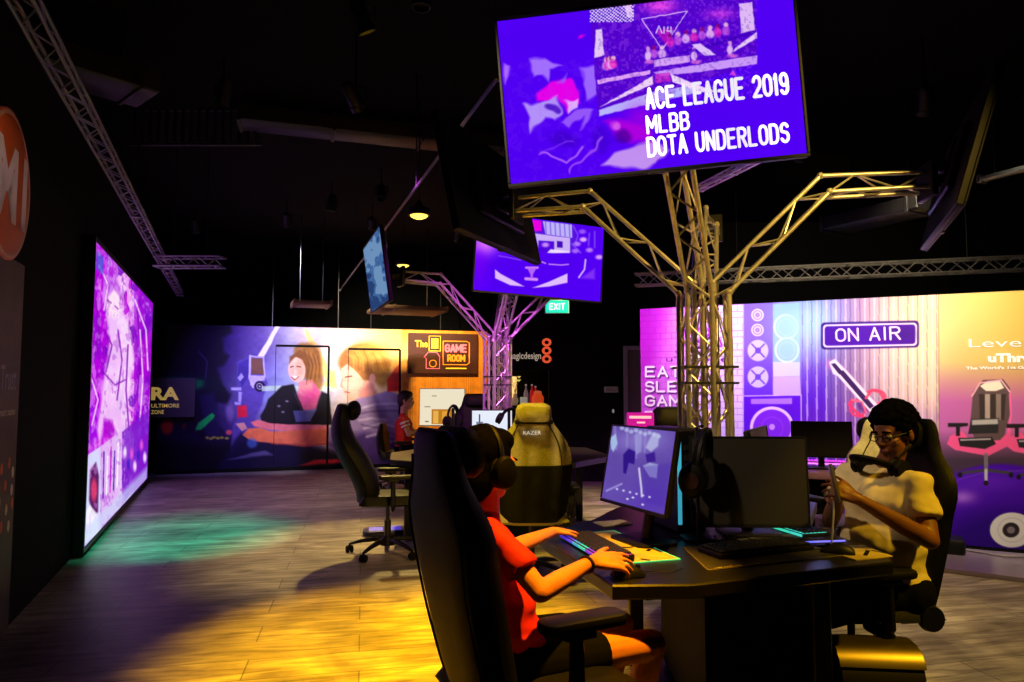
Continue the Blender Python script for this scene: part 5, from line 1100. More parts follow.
def chair_base(root, lift=.30, mt=None, steel=None, rad=.34):
    mt = mt or BLK; sb = MB()
    sb.lathe([(.001, .075), (.06, .075), (.065, .09), (.055, .13), (.035, .15), (.001, .15)], 20)
    for k in range(5):
        a = k*2*PI/5+.3; u = Vector((math.cos(a), math.sin(a), 0)); P = []
        v = Vector((-u.y, u.x, 0))
        def rg(r, zc_, w, h): c = u*r+Vector((0, 0, zc_)); return [tuple(c+v*w*math.cos(q)+Vector((0, 0, h*math.sin(q)))) for q in [2*PI*j/8 for j in range(8)]]
        sb.loft([rg(.03, .115, .034, .022), rg(.12, .118, .028, .02), rg(.24, .098, .022, .015), rg(rad-.02, .078, .018, .012), rg(rad, .075, .012, .009)])
    st = sb.build('star_base', mt, root)
    for k in range(5):
        a = k*2*PI/5+.3; c = MB(); c.M = T((rad*math.cos(a), rad*math.sin(a), 0)) @ R(a+1.1*k)
        for s in (-1, 1):
            w = MB(); 
            c.M = T((rad*math.cos(a), rad*math.sin(a), .03)) @ R(a+1.1*k) @ R(PI/2, 'X'); c.lathe([(.001, s*.008), (.028, s*.008), (.03, s*.012), (.03, s*.024), (.022, s*.03), (.001, s*.03)], 14)
        c.M = T((rad*math.cos(a), rad*math.sin(a), 0)) @ R(a+1.1*k); c.tube([(0, 0, .025), (0, 0, .075)], .009, 8); c.rbox((0, 0, .052), (.05, .03, .012), .01, .003)
        c.build('caster', BLKM, st)
    g = MB(); g.cyl((0, 0, .14), (0, 0, .28), .028); g.cyl((0, 0, .28), (0, 0, .42), .016); g.build('gas_lift', steel or STEEL, root)
    t = MB(); t.box((-.13, -.09, .40), (.12, .09, .435), .01); t.cyl((0, .08, .42), (.03, .3, .42), .007, n=8); t.rbox((.035, .31, .42), (.05, .03, .012), .008, .003); t.build('tilt_mechanism', BLKM, root)
def seat_mesh(w=.27, l0=-.26, l1=.26, z=.42, th=.10, bol=.035, flare=0):
    mb = MB(); rings = []
    for i in range(15):
        t = i/14; x = l0+(l1-l0)*t; e = min(1, math.sqrt(min(t, 1-t)/.07+.02)) if min(t, 1-t) < .07 else 1
        ww = w*(.92+.08*e)*(1-.06*t); ring = []; K = 12; drop = .03*max(0, (t-.75)/.25)**2
        for j in range(K+1):
            us = math.sin((-1+2*j/K)*PI/2); f = th*.72*e*(1-abs(us)**8)+bol*(max(0, (abs(us)-.6)/.4))*(1-abs(us)**10)*e; ring.append((x, us*ww, z+.03+f-drop))
        for j in range(1, K):
            us = math.sin((1-2*j/K)*PI/2); ring.append((x, us*ww, z+.03-.03*e*(1-abs(us)**4)))
        rings.append(ring)
    return mb.loft(rings)
def armrest(root, s, z=.66, x=.03, y=.31, pad=None, rot=0, l=.27):
    a = MB(); a.tube([(0, s*.16, .415), (0, s*(y-.03), .42), (0, s*y, .45), (0, s*y, z-.02)], [.018, .02, .022, .017], 10, sq=1.5); a.rbox((0, s*y, z-.028), (.10, .07, .02), .015, .004)
    o = a.build('armrest', BLK, root, T((x, 0, 0)))
    p = MB(); p.M = T((.02, s*y, z)) @ R(rot); p.rbox((0, 0, 0), (l, .095, .034), .04, .012); p.build('arm_pad', pad or BLK, o)
    return o
def gaming_chair(loc, face, label, tab=RACE, leather=LEATH, acc=None, x0=-.24, z0=.45, x1=-.36, z1=1.27, pillow=True, lumbar=False, arms=True, bow=-.02, base=None, azr=0, armz=.66, trim=None, seat=True, armx=.03):
    root = empty('gaming_chair', (loc[0], loc[1], 0), math.radians(face), label, 'chair', 'gaming chairs')
    chair_base(root, mt=base)
    if seat: seat_mesh().build('seat', leather, root)
    bm_, cen = back_mesh(tab, x0, z0, x1, z1, bow); bk_ = bm_.build('backrest', leather, root)
    # side hinge covers and recline lever
    for s in (-1, 1):
        h = MB(); h.M = T((x0+.03, s*.25, .46)) @ R(PI/2, 'X'); h.lathe([(.001, -.02), (.05, -.02), (.055, 0), (.05, .02), (.001, .02)], 16)
        h.M = Matrix(); h.box((x0-.02, s*.245-.01, .44), (x0+.16, s*.245+.01, .475), .006); h.build('hinge_cover', BLK, root)
    l = MB(); l.tube([(x0+.06, -.28, .46), (x0-.01, -.285, .56)], [.012, .009], 8, sq=1.6); l.build('recline_lever', STEEL, root)
    # stitched side panels
    for s in (-1, 1):
        P = []
        for i in range(18):
            t = .06+.84*i/17; w, d, bo = lerp_tab(tab, t); x, z = cen(t); P.append((x-d*.42, s*w*.72, z))
        MB().tube(P, .004, 6).build('seam_piping', trim or LEATH2, bk_)
    if pillow:
        x, z = cen(.9); dx, dz = x1-x0, z1-z0; q = math.hypot(dx, dz); n = (dz/q, -dx/q)
        p = MB(); p.M = frame((x+n[0]*.075, 0, z+n[1]*.075), (0, 1, 0), (n[0], 0, n[1])); p.rbox((0, 0, 0), (.27, .15, .075), .06, .035, 6); p.build('head_pillow', acc or leather, bk_)
    if lumbar:
        x, z = cen(.25); p = MB(); p.M = frame((x+.09, 0, z), (0, 1, 0), (1, 0, 0)); p.rbox((0, 0, 0), (.34, .19, .07), .06, .03, 6); p.build('lumbar_pillow', acc or leather, bk_)
    if arms:
        for s in (-1, 1): armrest(root, s, armz, armx)
    return root, bk_, cen
FAB = mat('pale_grey_fabric', (150, 148, 138), .8, noise=.08, nscale=60, bump=.3, bscale=300)
PALE = mat('cream_leather', (205, 196, 170), .5, noise=.08, nscale=30)
# 1: chair of the person in the red shirt (seen from behind-left)
chA, bA, cA = gaming_chair((.09, 2.27), 27, 'large black gaming chair in the left foreground holding the person in red', leather=LEATH, x0=-.20, x1=-.37, z0=.45, z1=1.275, armz=.755, armx=-.06)
# 2: pale grey chair, shade on its lower back built as a black sheet
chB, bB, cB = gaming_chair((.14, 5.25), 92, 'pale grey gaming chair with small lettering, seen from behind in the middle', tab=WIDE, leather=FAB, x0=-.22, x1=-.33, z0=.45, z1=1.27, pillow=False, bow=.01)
x, z = cB(.78); text('RAZER', bB.matrix_local @ frame((x-.052, .075, z-.02), (0, -1, 0), (-1, 0, .13)), .125, .026, mat('lettering_white', (235, 235, 230), .5, emit=.5), bB, ext=.002)  # letters given a glow so they stand out from the fabric
pb_ = MB(); x, z = cB(.93); pb_.M = frame((x+.005, 0, z), (0, 1, 0), (1, 0, .1)); pb_.rbox((0, 0, 0), (.25, .145, .15), .06, .05, 6); pb_.build('head_pillow', FAB, bB)
lw, _ = back_mesh([(0, .22, .125, .01), (.4, .252, .13, .03), (.8, .277, .122, .035), (1, .278, .112, .04)], -.222, .45, -.222-.11*.5+.010, .45+.82*.5, .0); lw.build('lower_back_shade', BLKM, bB)  # black sheet painted where shade falls on the backrest
bn2 = MB(); x, z = cB(.865); bn2.M = frame((x, 0, z), (0, 1, 0), (1, 0, .1)); bn2.rbox((0, 0, 0), (.27, .022, .125), .010, .01); bn2.build('pillow_strap', BLKM, bB)
# 4: the man's tall chair
chD, bD, cD = gaming_chair((1.49, 3.15), 186, 'tall black gaming chair holding the seated man at the right', leather=LEATH, x0=-.22, x1=-.33, z0=.44, z1=1.26, armz=.66)
# 5: pale chair behind the man
gaming_chair((2.30, 4.79), 105, 'cream and black gaming chair between the grey monitor and the seated man', leather=PALE, acc=BLK, x1=-.30, z1=1.20, trim=BLK)
# 6: far side of the near desk
gaming_chair((1.19, 4.9), -92, 'black gaming chair behind the near truss column, its top lit gold', leather=LEATH2, z1=1.25)
# 7: far side of the far desk
gaming_chair((-.42, 8.15), -88, 'black gaming chair beyond the far desk, left of the far truss column', leather=LEATH, z1=1.32)
# 3: ergonomic chair with S-shaped back and knob-like head pillow (side view)
er = empty('office_chair', (-1.05, 6.0, 0), math.radians(12), 'black high-backed swivel chair standing alone in front of the boy on the mural', 'chair', 'gaming chairs')
chair_base(er, rad=.33)
seat_mesh(w=.26, l0=-.24, l1=.27, z=.41).build('seat', LEATH, er)
tab3 = [(0, .2, .10, .01), (.2, .235, .12, .02), (.45, .25, .12, .02), (.7, .22, .10, .015), (.85, .17, .08, .01), (1, .12, .05, .005)]
m3, c3 = back_mesh(tab3, -.19, .43, -.40, 1.26, 0, 28, 1.75, lambda t: .05*math.sin(2*PI*t+.4)); b3 = m3.build('backrest', LEATH, er)
x, z = c3(.93); p3 = MB(); p3.M = T((x+.09, 0, z)) @ R(.2, 'Y'); p3.ell((0, 0, 0), (.065, .14, .085), 18, 12); p3.build('head_pillow', LEATH, b3)
for s in (-1, 1): armrest(er, s, .67, y=.29)
# low navy pad with glowing violet patches under that chair
p = atZ(385, 531, .03); fr_ = empty('blue_pad', (p.x, p.y, 0), .2, 'low blue and violet glowing pad on the floor behind the swivel chair', 'foot rest')
MB().rbox((0, 0, .03), (.42, .26, .05), .08, .02).build('pad_body', mat('navy_pad', (22, 20, 70), .4), fr_); s_ = MB(); s_.box((-.15, -.11, .054), (-.02, .05, .062), .004); s_.box((.05, -.1, .054), (.15, .08, .062), .004); s_.build('lit_patch', mat('violet_glow', (120, 120, 240), .4, emit=.5, ec=(90, 70, 230)), fr_)
# ------------------------------------------------------------------ people
def ruffle(me, fn):                           # pushes the surface in and out a little
    n = len(me.vertices); co = np.zeros(n*3); no = np.zeros(n*3); me.vertices.foreach_get('co', co); me.vertices.foreach_get('normal', no)
    co = co.reshape(-1, 3); k = np.array([fn(c) for c in co]); me.vertices.foreach_set('co', (co+no.reshape(-1, 3)*k[:, None]).ravel()); me.update()
def finger(mb, base, d, up, L, r, curl):      # chain of three bent phalanges
    p = Vector(base); d = Vector(d).normalized(); up = Vector(up).normalized(); ax = d.cross(up).normalized(); q = p
    for i, (l, c) in enumerate(((.45, curl*.6), (.32, curl), (.23, curl*.8))):
        d = Matrix.Rotation(-c, 3, ax) @ d; n = q+d*L*l; mb.cap(q, n, r*(1-.12*i), r*(.9-.12*i), 10); q = n
    return q
def hand(mb, wrist, d, up, side, sc=1.0, curl=(.25, .3, .35, .4), thumb_out=.7, thumb_curl=.25, spread=.06):
    """wrist point, direction to the knuckles, back-of-hand normal, side=+1 when the thumb is on the cross(d,up) side"""
    w = Vector(wrist); d = Vector(d).normalized(); up = Vector(up); up = (up-d*up.dot(d)).normalized(); s = d.cross(up)*side
    L = .085*sc
    for k, o in enumerate((.030, .010, -.010, -.029)):
        kn = w+d*L*(1-.04*abs(k-1))+s*o*sc; mb.cap(w+d*.012*sc+s*o*.45*sc, kn, .015*sc, .0115*sc, 10)
        fl = (.070, .080, .074, .058)[k]*sc; finger(mb, kn, d+s*(o*6.5), up, fl, .0088*sc, curl[k])
    mb.cap(w+d*.02*sc, w+d*.06*sc, .018*sc, .017*sc, 10)
    tb = w+d*.028*sc+s*.024*sc; td = (d*(1-thumb_out*.5)+s*thumb_out-up*.15).normalized(); m = tb+td*.04*sc
    mb.cap(w+d*.012*sc+s*.01*sc, m, .014*sc, .0105*sc, 10); finger(mb, m, td+d*thumb_curl, up, .05*sc, .0098*sc, .15)
def head_parts(root, c, fwd, up, sc=1.0, skin=None, hairm=None, loc=None, hair='short', body=None, iris=(40, 25, 15), lips=(120, 60, 50)):
    """adds head volumes to body (MB, world coords) and returns frame; hair etc. as children"""
    f = Vector(fwd).normalized(); u = Vector(up); u = (u-f*u.dot(f)).normalized(); l = u.cross(f)
    M = Matrix(((f.x, l.x, u.x, c[0]), (f.y, l.y, u.y, c[1]), (f.z, l.z, u.z, c[2]), (0, 0, 0, 1))) @ S(sc, sc, sc)
    b = body; old = b.M; b.M = M
    b.ell((-.012, 0, .03), (.098, .076, .090), 20, 14)     # cranium
    b.ell((.030, 0, -.030), (.062, .058, .080), 18, 12)    # face
    b.cap((.058, 0, -.088), (.050, 0, -.078), .022, .03)   # chin
    b.cap((.0, .046, -.058), (.05, .024, -.085), .018, .018); b.cap((.0, -.046, -.058), (.05, -.024, -.085), .018, .018)   # jaw
    b.cap((.090, 0, .010), (.108, 0, -.022), .008, .012); b.ell((.104, .011, -.026), (.010, .008, .007), 8, 6); b.ell((.104, -.011, -.026), (.010, .008, .007), 8, 6)  # nose
    b.cap((.082, .035, .024), (.086, .010, .022), .009, .008); b.cap((.082, -.035, .024), (.086, -.010, .022), .009, .008)    # brows
    b.cap((.086, .018, -.052), (.092, 0, -.050), .006, .008); b.cap((.086, -.018, -.052), (.092, 0, -.050), .006, .008); b.cap((.086, .014, -.061), (.089, -.014, -.061), .007, .007)   # lips
    for s in (-1, 1):
        b.ell((-.004, s*.078, -.008), (.018, .010, .030), 12, 8); b.ell((.058, s*.042, -.025), (.02, .016, .018), 10, 8)
    b.M = old
    Ml = T(-Vector(loc)) @ M
    e = MB(); e.M = Ml
    for s in (-1, 1): e.ell((.079, s*.031, .005), (.011, .013, .010), 12, 8)
    e.build('eyes', mat('eye_white', (190, 180, 170), .3), root); e = MB(); e.M = Ml
    for s in (-1, 1): e.ell((.087, s*.031, .004), (.004, .0055, .0055), 10, 6)
    e.build('irises', mat('iris_dark', iris, .3), root); e = MB(); e.M = Ml
    e.cap((.093, .016, -.0565), (.0965, 0, -.055), .004, .0055, 8); e.cap((.093, -.016, -.0565), (.0965, 0, -.055), .004, .0055, 8); e.build('lips', mat('lips_%d' % lips[0], lips, .5), root)
    e = MB(); e.M = Ml
    for s in (-1, 1): e.cap((.088, s*.048, .027), (.094, s*.016, .030), .004, .005, 8)
    e.build('eyebrows', hairm, root)
    return M, Ml
def figure(label, J, skin, shirt, trousers, hairm, sc=1.0, hr=None, hl=None, head=(None, None, None), voxel=.006, sleeve=.55, shoes=None, longhair=False, shirt_name='t_shirt', build_scale=1.0, curls=0, belly=0, shorts=None):
    loc = (J['pelvis'][0], J['pelvis'][1], 0); root = empty('person', loc, 0, label, 'person', 'people in the room'); O = Vector(loc)
    g = build_scale; b = MB(); P = {k: Vector(v) for k, v in J.items()}
    ch = P['chest']; pe = P['pelvis']; nk = P['neck']; r = (P['shoR']-P['shoL']); r.normalize(); up = (nk-pe).normalized(); fw = up.cross(r)*1.0
    if fw.dot(Vector(head[1])) < 0: fw = -fw
    mid = (pe+ch)/2
    def tor(mb, k, z0=0):
        mb.cap(pe-r*.075*g, pe+r*.075*g, .105*g*k, .105*g*k, 16); mb.cap(mid-r*.06*g+fw*(.02+belly)*g, mid+r*.06*g+fw*(.02+belly)*g, .098*g*k, .098*g*k, 16); mb.cap(ch-r*.08*g, ch+r*.08*g, .100*g*k, .100*g*k, 16)
        mb.cap(pe-r*.05*g, ch-r*.06*g, .10*g*k, .105*g*k, 16); mb.cap(pe+r*.05*g, ch+r*.06*g, .10*g*k, .105*g*k, 16); mb.cap(pe+fw*.02, ch+fw*.02*g, .09*g*k, .10*g*k, 16)
        mb.cap(P['shoL'], P['shoR'], .052*g*k, .052*g*k, 14); mb.cap(ch, nk-up*.03*g, .085*g*k, .058*g*k, 14)
    tor(b, .93)
    b.cap(nk-up*.05*g, Vector(head[0])-up*.03*g-fw*.01*g, .056*g, .050*g, 14)
    for s in 'LR':
        b.cap(P['sho'+s], P['elb'+s], .045*g, .036*g); b.cap(P['elb'+s], P['elb'+s]+(P['wri'+s]-P['elb'+s])*.35, .037*g, .037*g); b.cap(P['elb'+s]+(P['wri'+s]-P['elb'+s])*.35, P['wri'+s], .037*g, .0235*g)
        hp = P['hip'+s]; b.cap(hp, P['kne'+s], .082*g, .054*g, 14); b.cap(P['kne'+s], P['kne'+s]+(P['ank'+s]-P['kne'+s])*.35-fw*.01, .052*g, .054*g, 14); b.cap(P['kne'+s]+(P['ank'+s]-P['kne'+s])*.35-fw*.01, P['ank'+s], .053*g, .036*g, 14)
    for s, h in (('L', hl), ('R', hr)):
        if h: hand(b, P['wri'+s], h['d'], h['up'], h['side'], h.get('sc', 1)*g, h.get('curl', (.25, .3, .35, .4)), h.get('to', .7), h.get('tc', .25)); b.cap(P['wri'+s], P['wri'+s]+Vector(h['d']).normalized()*.03*g, .023*g, .021*g)
    M, Ml = head_parts(root, head[0], head[1], head[2], sc, skin, hairm, loc, body=b)
    b.v = [tuple(Vector(v)-O) for v in b.v]
    melt(b, 'body', skin, root, voxel, 4, .5)
    # shirt
    s_ = MB(); tor(s_, 1.0+.05)
    for s in 'LR':
        q = P['sho'+s]+(P['elb'+s]-P['sho'+s])*sleeve; s_.cap(P['sho'+s], P['sho'+s]+(q-P['sho'+s])*.2, .052*g, .052*g, 16); s_.tube([tuple(P['sho'+s]), tuple(P['sho'+s].lerp(q, .5)), tuple(q)], [.050*g, .054*g, .062*g], 16)
        s_.cap(P['sho'+s], ch+(P['sho'+s]-ch)*.4, .050*g, .085*g)
    s_.v = [tuple(Vector(v)-O) for v in s_.v]
    def wr(me):
        ruffle(me, lambda c: mnoise.noise(Vector((c[0]*9, c[1]*9, c[2]*16)))*.010+mnoise.noise(Vector((c[0]*20, c[1]*20, c[2]*30)))*.005)
    melt(s_, shirt_name, shirt, root, voxel*1.1, 14, .6, wr)
    # trousers or shorts
    t_ = MB(); t_.cap(pe-r*.08*g-up*.01, pe+r*.08*g-up*.01, .112*g, .112*g, 16)
    for s in 'LR':
        hp = P['hip'+s]; kn = P['kne'+s]; k = shorts or 1.0
        if k < 1: t_.cap(hp, hp+(kn-hp)*k, .094*g, .082*g, 16)
        else: t_.cap(hp, kn, .092*g, .066*g, 16); t_.cap(kn, P['ank'+s], .064*g, .048*g, 14)
    t_.v = [tuple(Vector(v)-O) for v in t_.v]
    melt(t_, 'shorts' if shorts else 'trousers', trousers, root, voxel*1.2, 5, .5)
    for s in 'LR':
        a = P['ank'+s]; d = Vector((fw.x, fw.y, 0)).normalized(); m_ = MB(); a0 = Vector((a.x, a.y, 0))-O
        m_.cap(a0-d*.04*g+Vector((0, 0, .042)), a0+d*.06*g+Vector((0, 0, .04)), .04*g, .04*g); m_.cap(a0+d*.06*g+Vector((0, 0, .036)), a0+d*.16*g+Vector((0, 0, .03)), .04*g, .03*g)
        m_.cap(a0-d*.02+Vector((0, 0, .05)), a0+Vector((0, 0, a.z+.01)), .045*g, .045*g)
        for i, v in enumerate(m_.v): m_.v[i] = (v[0], v[1], max(v[2], .004))
        melt(m_, 'shoe', shoes or BLKM, root, .01, 3)
    # hair
    h_ = MB(); h_.M = Ml
    h_.ell((-.022, 0, .045), (.102, .086, .094), 20, 14); h_.ell((-.055, 0, .0), (.062, .078, .085), 18, 12); h_.ell((.03, 0, .085), (.058, .07, .045), 16, 10)
    if longhair: h_.ell((-.05, 0, -.05), (.065, .082, .08), 18, 12); h_.ell((.0, .072, -.01), (.05, .02, .06), 12, 8); h_.ell((.0, -.072, -.01), (.05, .02, .06), 12, 8)
    else: 
        for sgn in (-1, 1): h_.cap((.022, sgn*.072, .03), (.016, sgn*.076, .0), .014, .010)
    if curls:
        rs = random.Random(9)
        for i in range(curls):
            a = rs.uniform(0, 2*PI); e = rs.uniform(-.15, 1.45); p = Vector((-.018+.104*math.cos(e)*math.cos(a), .088*math.cos(e)*math.sin(a), .045+.100*math.sin(e)))
            if p.x > .045 and p.z < .085: continue
            h_.ell(p, (.018, .018, .016), 8, 6)
    ha = .004 if curls else .0018
    melt(h_, 'hair', hairm, root, .005, 2, .5, lambda me: ruffle(me, lambda c: mnoise.noise(Vector((c[0]*60, c[1]*60, c[2]*(60 if curls else 12))))*ha))
    return root, M, Ml, fw, O
SK1 = mat('skin_warm', (214, 132, 88), .5, noise=.06, nscale=12)
SK2 = mat('skin_brown', (122, 74, 48), .5, noise=.08, nscale=12)
SK3 = mat('skin_light', (226, 160, 120), .5)
HAIR = mat('black_hair', (5, 4, 4), .85, noise=.4, nscale=60, spec=.02)
HAIR2 = mat('brown_hair', (44, 30, 22), .6, noise=.3, nscale=60)
RED = mat('red_cotton', (205, 14, 18), .8, noise=.05, nscale=30)
REDS = mat('red_cotton_far', (205, 28, 24), .8)
TEE = mat('cream_cotton', (212, 196, 150), .85, noise=.05, nscale=14)
NAVY = mat('dark_cloth', (6, 6, 8), .9, noise=.2, spec=.1)
# --- person in the red shirt
pad_up = (0, 0, 1)
J = dict(pelvis=(.0, 2.33, .55), chest=(-.09, 2.365, .86), neck=(-.10, 2.385, .985), shoR=(-.045, 2.22, .925), shoL=(-.165, 2.515, .93),
         elbR=(.085, 2.15, .785), wriR=(.268, 2.385, .818), elbL=(-.02, 2.76, .77), wriL=(.17, 2.955, .80),
         hipR=(.05, 2.26, .53), hipL=(-.03, 2.42, .53), kneR=(.475, 2.44, .53), kneL=(.40, 2.64, .53), ankR=(.40, 2.50, .09), ankL=(.34, 2.72, .09))
r1, M1, Ml1, fw1, O1 = figure('person in a red shirt playing at the left of the near desk, seen from behind', J, SK1, RED, NAVY, HAIR, 1.0,
     dict(d=(.95, .30, -.06), up=(.05, -.48, .85), side=-1, sc=1.2, curl=(.22, .30, .38, .48), to=.7), dict(d=(.75, .6, -.05), up=(0, 0, 1), side=1, sc=.95, curl=(.28, .32, .36, .4), to=.6),
     ((-.085, 2.40, 1.135), (.80, .6, -.12), (0, 0, 1)), .0055, .62, longhair=True, build_scale=.9, shorts=.5)
w_ = J['wriR']; wd = (Vector(w_)-Vector(J['elbR'])).normalized(); c = Vector(w_)-wd*.035-O1
wb = MB(); wb.M = frame(c, wd, (0, 0, 1)) @ R(PI/2, 'Y'); wb.lathe([(.026, -.004), (.030, -.004), (.030, .004), (.026, .004)], 20); wb.build('wristband', BLK, r1)
hs_ = headset(tuple(Vector((-.085, 2.40, 1.135))+Vector((.0, 0, .005))), (0, 0, math.atan2(.6, .8)-PI/2), 'black headset worn by the person in the red shirt', 1.02)
# --- the man on the right
J = dict(pelvis=(1.60, 3.0, .56), chest=(1.60, 3.03, .90), neck=(1.625, 3.035, 1.055), shoL=(1.675, 2.875, 1.0), shoR=(1.53, 3.20, 1.0),
         elbL=(1.645, 2.765, .79), wriL=(1.355, 2.74, .955), elbR=(1.42, 3.14, .80), wriR=(1.36, 2.93, .945),
         hipL=(1.57, 2.92, .54), hipR=(1.53, 3.08, .54), kneL=(1.18, 2.60, .56), kneR=(1.12, 3.1, .56), ankL=(1.22, 2.62, .1), ankR=(1.12, 3.1, .1))
J['kneL'] = (1.20, 2.84, .56); J['ankL'] = (1.14, 2.86, .1)
J = {k: (v[0]+.02, v[1]+.07, v[2]) for k, v in J.items()}
r2, M2, Ml2, fw2, O2 = figure('seated man in a pale yellow t-shirt and glasses looking down at his phone', J, SK2, TEE, NAVY, HAIR, .95,
     dict(d=(-.55, -.7, .2), up=(-.5, .3, .8), side=-1, curl=(.6, .7, .7, .7), to=.5), dict(d=(-.75, .25, .38), up=(.25, -.85, .35), side=1, curl=(.55, .6, .65, .7), to=.5),
     ((1.668, 3.075, 1.198), (-.86, -.42, -.22), (-.1, 0, 1)), .006, .62, curls=170, belly=.03)
g_ = MB(); g_.M = Ml2
for s in (-1, 1): g_.tube([(.099, s*.033+.021*math.cos(a), .005+.017*math.sin(a)) for a in [2*PI*j/16 for j in range(17)]], .0022, 6); g_.tube([(.097, s*.053, .01), (.06, s*.078, .012), (-.005, s*.084, .008)], .002, 6)
g_.tube([(.099, -.012, .01), (.101, 0, .013), (.099, .012, .01)], .002, 6); g_.build('glasses', BLK, r2)
bd = MB(); bd.M = Ml2; bd.cap((.0, .058, -.055), (.052, .026, -.092), .013, .014); bd.cap((.0, -.058, -.055), (.052, -.026, -.092), .013, .014); bd.cap((.052, .026, -.094), (.052, -.026, -.094), .016, .016); melt(bd, 'beard', mat('dark_stubble', (30, 20, 15), .8), r2, .005, 3)
hs2 = headset(tuple(Vector(J['neck'])+Vector((-.05, -.02, -.0))), (math.radians(-70), 0, math.atan2(-.42, -.86)-PI/2), 'black headset resting round the neck of the seated man', 1.0)
ph = Vector((1.282, 2.815, 1.02)); po = empty('mobile_phone', ph, 0, 'mobile phone held upright by the seated man', 'phone', rot=(math.radians(-6), math.radians(-10), math.radians(-18)))
MB().rbox((0, 0, 0), (.012, .074, .15), .004, .003).build('phone_case', mat('phone_grey', (120, 112, 96), .35), po); MB().box((.0062, -.033, -.068), (.0075, .033, .068), .0005).build('display', GLASSB, po)
cb = MB(); cb.tube([tuple(ph+Vector(q)) for q in ((-.005, 0, -.072), (-.008, -.004, -.12), (-.012, 0, -.18), (-.01, .02, -.25), (.01, .08, -.267))], .0035, 6); tag(cb.build('white_strand', WHITE), 'thin white strand added for a bright sliver between the phone and the desk', 'cable')  # made-up strand in place of a bright sliver of background
# --- person at the far game-room desk
px_ = -1.46; Y_ = 9.75
J = dict(pelvis=(px_-.05, Y_, .56), chest=(px_-.05, Y_, .88), neck=(px_-.04, Y_, 1.04), shoR=(px_-.03, Y_-.17, .98), shoL=(px_-.06, Y_+.17, .98), elbR=(px_+.06, Y_-.2, .76), wriR=(px_+.27, Y_-.06, .80), elbL=(px_+.06, Y_+.2, .76), wriL=(px_+.27, Y_+.12, .80),
         hipR=(px_-.02, Y_-.09, .53), hipL=(px_-.02, Y_+.09, .53), kneR=(px_+.38, Y_-.1, .53), kneL=(px_+.38, Y_+.1, .53), ankR=(px_+.36, Y_-.1, .09), ankL=(px_+.36, Y_+.1, .09))
r3, M3, Ml3, fw3, O3 = figure('far seated person in a red top with white sleeve stripes below the game room sign', J, SK3, REDS, NAVY, HAIR2, 1.05, dict(d=(1, .2, -.1), up=(0, 0, 1), side=-1), dict(d=(1, -.1, -.1), up=(0, 0, 1), side=1), ((px_-.01, Y_, 1.21), (1, -.12, -.05), (0, 0, 1)), .009, .6)
st_ = MB()
for t in (.3, .5): q = Vector(J['shoR']).lerp(Vector(J['elbR']), t)-O3; d = (Vector(J['elbR'])-Vector(J['shoR'])).normalized(); st_.M = frame(q, d, (0, 0, 1)) @ R(PI/2, 'Y'); st_.lathe([(.05, -.012), (.065, -.012), (.065, .012), (.05, .012)], 18)
st_.build('sleeve_stripes', WHITE, r3)
gaming_chair((px_-.06, Y_), 0, 'dark low chair of the far seated person in red', leather=LEATH, z1=.90, x1=-.27, pillow=False)
# ------------------------------------------------------------------ light
w = bpy.data.worlds.new('world'); SC.world = w; w.use_nodes = True; w.node_tree.nodes['Background'].inputs[0].default_value = (.5, .5, .6, 1); w.node_tree.nodes['Background'].inputs[1].default_value = .004
def spot(p, aim, col, watts, ang, blend=.5, r=.05, lab=None, lens=True):
    ld = bpy.data.lights.new('stage_spot', 'SPOT'); ld.energy = watts; ld.color = lin(col)[:3]; ld.spot_size = math.radians(ang); ld.spot_blend = blend; ld.shadow_soft_size = r
    o = bpy.data.objects.new('stage_spot', ld); COL.objects.link(o); p = Vector(p); d = (Vector(aim)-p).normalized(); o.rotation_euler = d.to_track_quat('-Z', 'Y').to_euler()
    o.location = p+d*.12
    if lab: spot_fixture(p, aim, lab, col if lens else None)
    return o
# near desk and the floor on its left
spot((-.55, 4.1, 3.75), (-.5, 3.9, 0), (255, 184, 12), 2900, 46, .95, .06, 'spotlight over the yellow pool of the floor', False)
spot((-1.5, 7.9, 3.6), (-1.35, 6.3, 0), (255, 216, 120), 900, 44, .8, .06, 'spotlight over the pale floor round the swivel chair', False)
spot((-2.2, 5.2, 3.6), (-3.1, 6.7, 0), (30, 215, 160), 1150, 36, .9, .06, 'green spotlight over the floor in front of the video wall')
spot((-2.2, 8.4, 3.6), (-2.9, 8.8, 0), (205, 175, 175), 150, 62, .9, .06, 'violet spotlight over the floor before the mural')
spot((.75, 1.95, 3.7), (.2, 2.5, .8), (255, 178, 20), 1150, 26, .5, .04, 'spotlight over the left seat of the near desk', False)
spot((-.9, 4.1, 3.6), (.12, 5.1, 1.1), (255, 206, 10), 620, 18, .35, .04, 'spotlight over the pale grey gaming chair')
spot((2.9, 1.5, 3.6), (1.68, 3.0, .85), (255, 200, 40), 420, 22, .6, .05, 'spotlight over the seated man', False)
spot((2.3, 1.0, 3.4), (1.2, 3.4, 2.2), (255, 204, 90), 720, 36, .8, .05, 'spotlight toward the right arm of the near truss column', False)
spot((-.6, 1.5, 3.4), (.8, 3.3, 1.5), (255, 222, 180), 290, 34, .8, .05, 'spotlight toward the left side of the near truss column', False)
spot((3.4, 2.6, 3.6), (2.9, 4.1, 0), (255, 214, 130), 330, 60, .9, .08, 'spotlight over the floor at the right')
spot((.9, 7.6, 3.6), (1.0, 8.2, 0), (255, 214, 130), 420, 60, .9, .06, 'spotlight over the floor beyond the near desk')
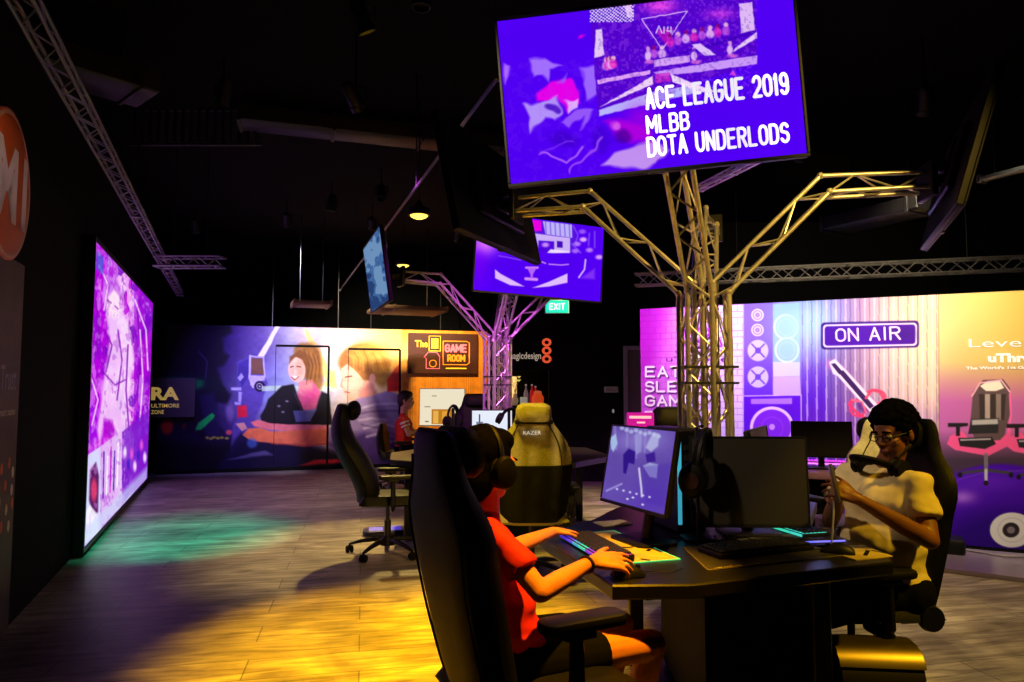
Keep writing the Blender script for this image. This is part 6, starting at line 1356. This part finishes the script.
spot((2.6, 6.2, 3.5), (3.6, 8.0, 2.8), (255, 232, 190), 160, 80, .9, .06, 'added spotlight toward the truss over the backdrop')  # extra lamp put in to brighten the dim truss
spot((3.0, 3.2, 3.6), (2.38, 4.6, .95), (255, 218, 110), 260, 34, .8, .05, 'spotlight over the cream chair and the grey monitor')
spot((-1.1, 4.8, 3.4), (-.14, 6.9, 1.4), (235, 90, 255), 700, 40, .8, .05, 'magenta spotlight toward the far truss column')
spot((-1.6, 3.2, 3.5), onwall(3.9, 2.0), (255, 220, 190), 20, 50, .9, .05, 'added spotlight toward the orange disc sign')  # made-up lamp that lifts the disc out of the dark
# mural
def mp_(px, py): return mur.matrix_world @ on_mural(px, py)
MG = 4.2
spot((-1.9, 9.4, 3.6), mp_(385, 345), (255, 232, 190), 260*MG, 60, .9, .08, 'spotlight before the boy of the mural')
spot((-3.0, 9.2, 3.6), mp_(300, 370), (240, 228, 255), 150*MG, 56, .9, .08, 'spotlight before the woman of the mural')
spot((-.8, 10.2, 3.6), mp_(445, 380), (255, 200, 100), 150*MG, 64, .9, .08, 'spotlight before the game room sign')
spot((-4.4, 9.6, 3.6), mp_(232, 395), (130, 115, 255), 50*MG, 50, .9, .08, 'blue spotlight before the racing seat of the mural')
# backdrop
def bp_(px, py): return bk.matrix_world @ on_bk(px, py)
def fb(px, py, d=1.5): q = bp_(px, py); return (q.x-bn_.x*d, q.y-bn_.y*d, 3.4)
BG = 2.3
spot(fb(665, 330), bp_(665, 385), (255, 165, 255), 70*BG, 66, .9, .08, 'magenta spotlight before the slogan of the backdrop')
spot(fb(725, 330), bp_(715, 370), (255, 235, 255), 105*BG, 60, .9, .08, 'white spotlight before the brick print')
spot(fb(805, 330), bp_(805, 360), (205, 215, 255), 110*BG, 60, .9, .08, 'cool spotlight before the printed speakers')
spot(fb(915, 330), bp_(910, 350), (255, 226, 190), 120*BG, 62, .9, .08, 'warm spotlight before the ON AIR plate')
spot(fb(1000, 330), bp_(1000, 370), (240, 228, 185), 110*BG, 66, .9, .08, 'golden spotlight before the gaming chair poster')
bpy.data.scenes.remove(TS)
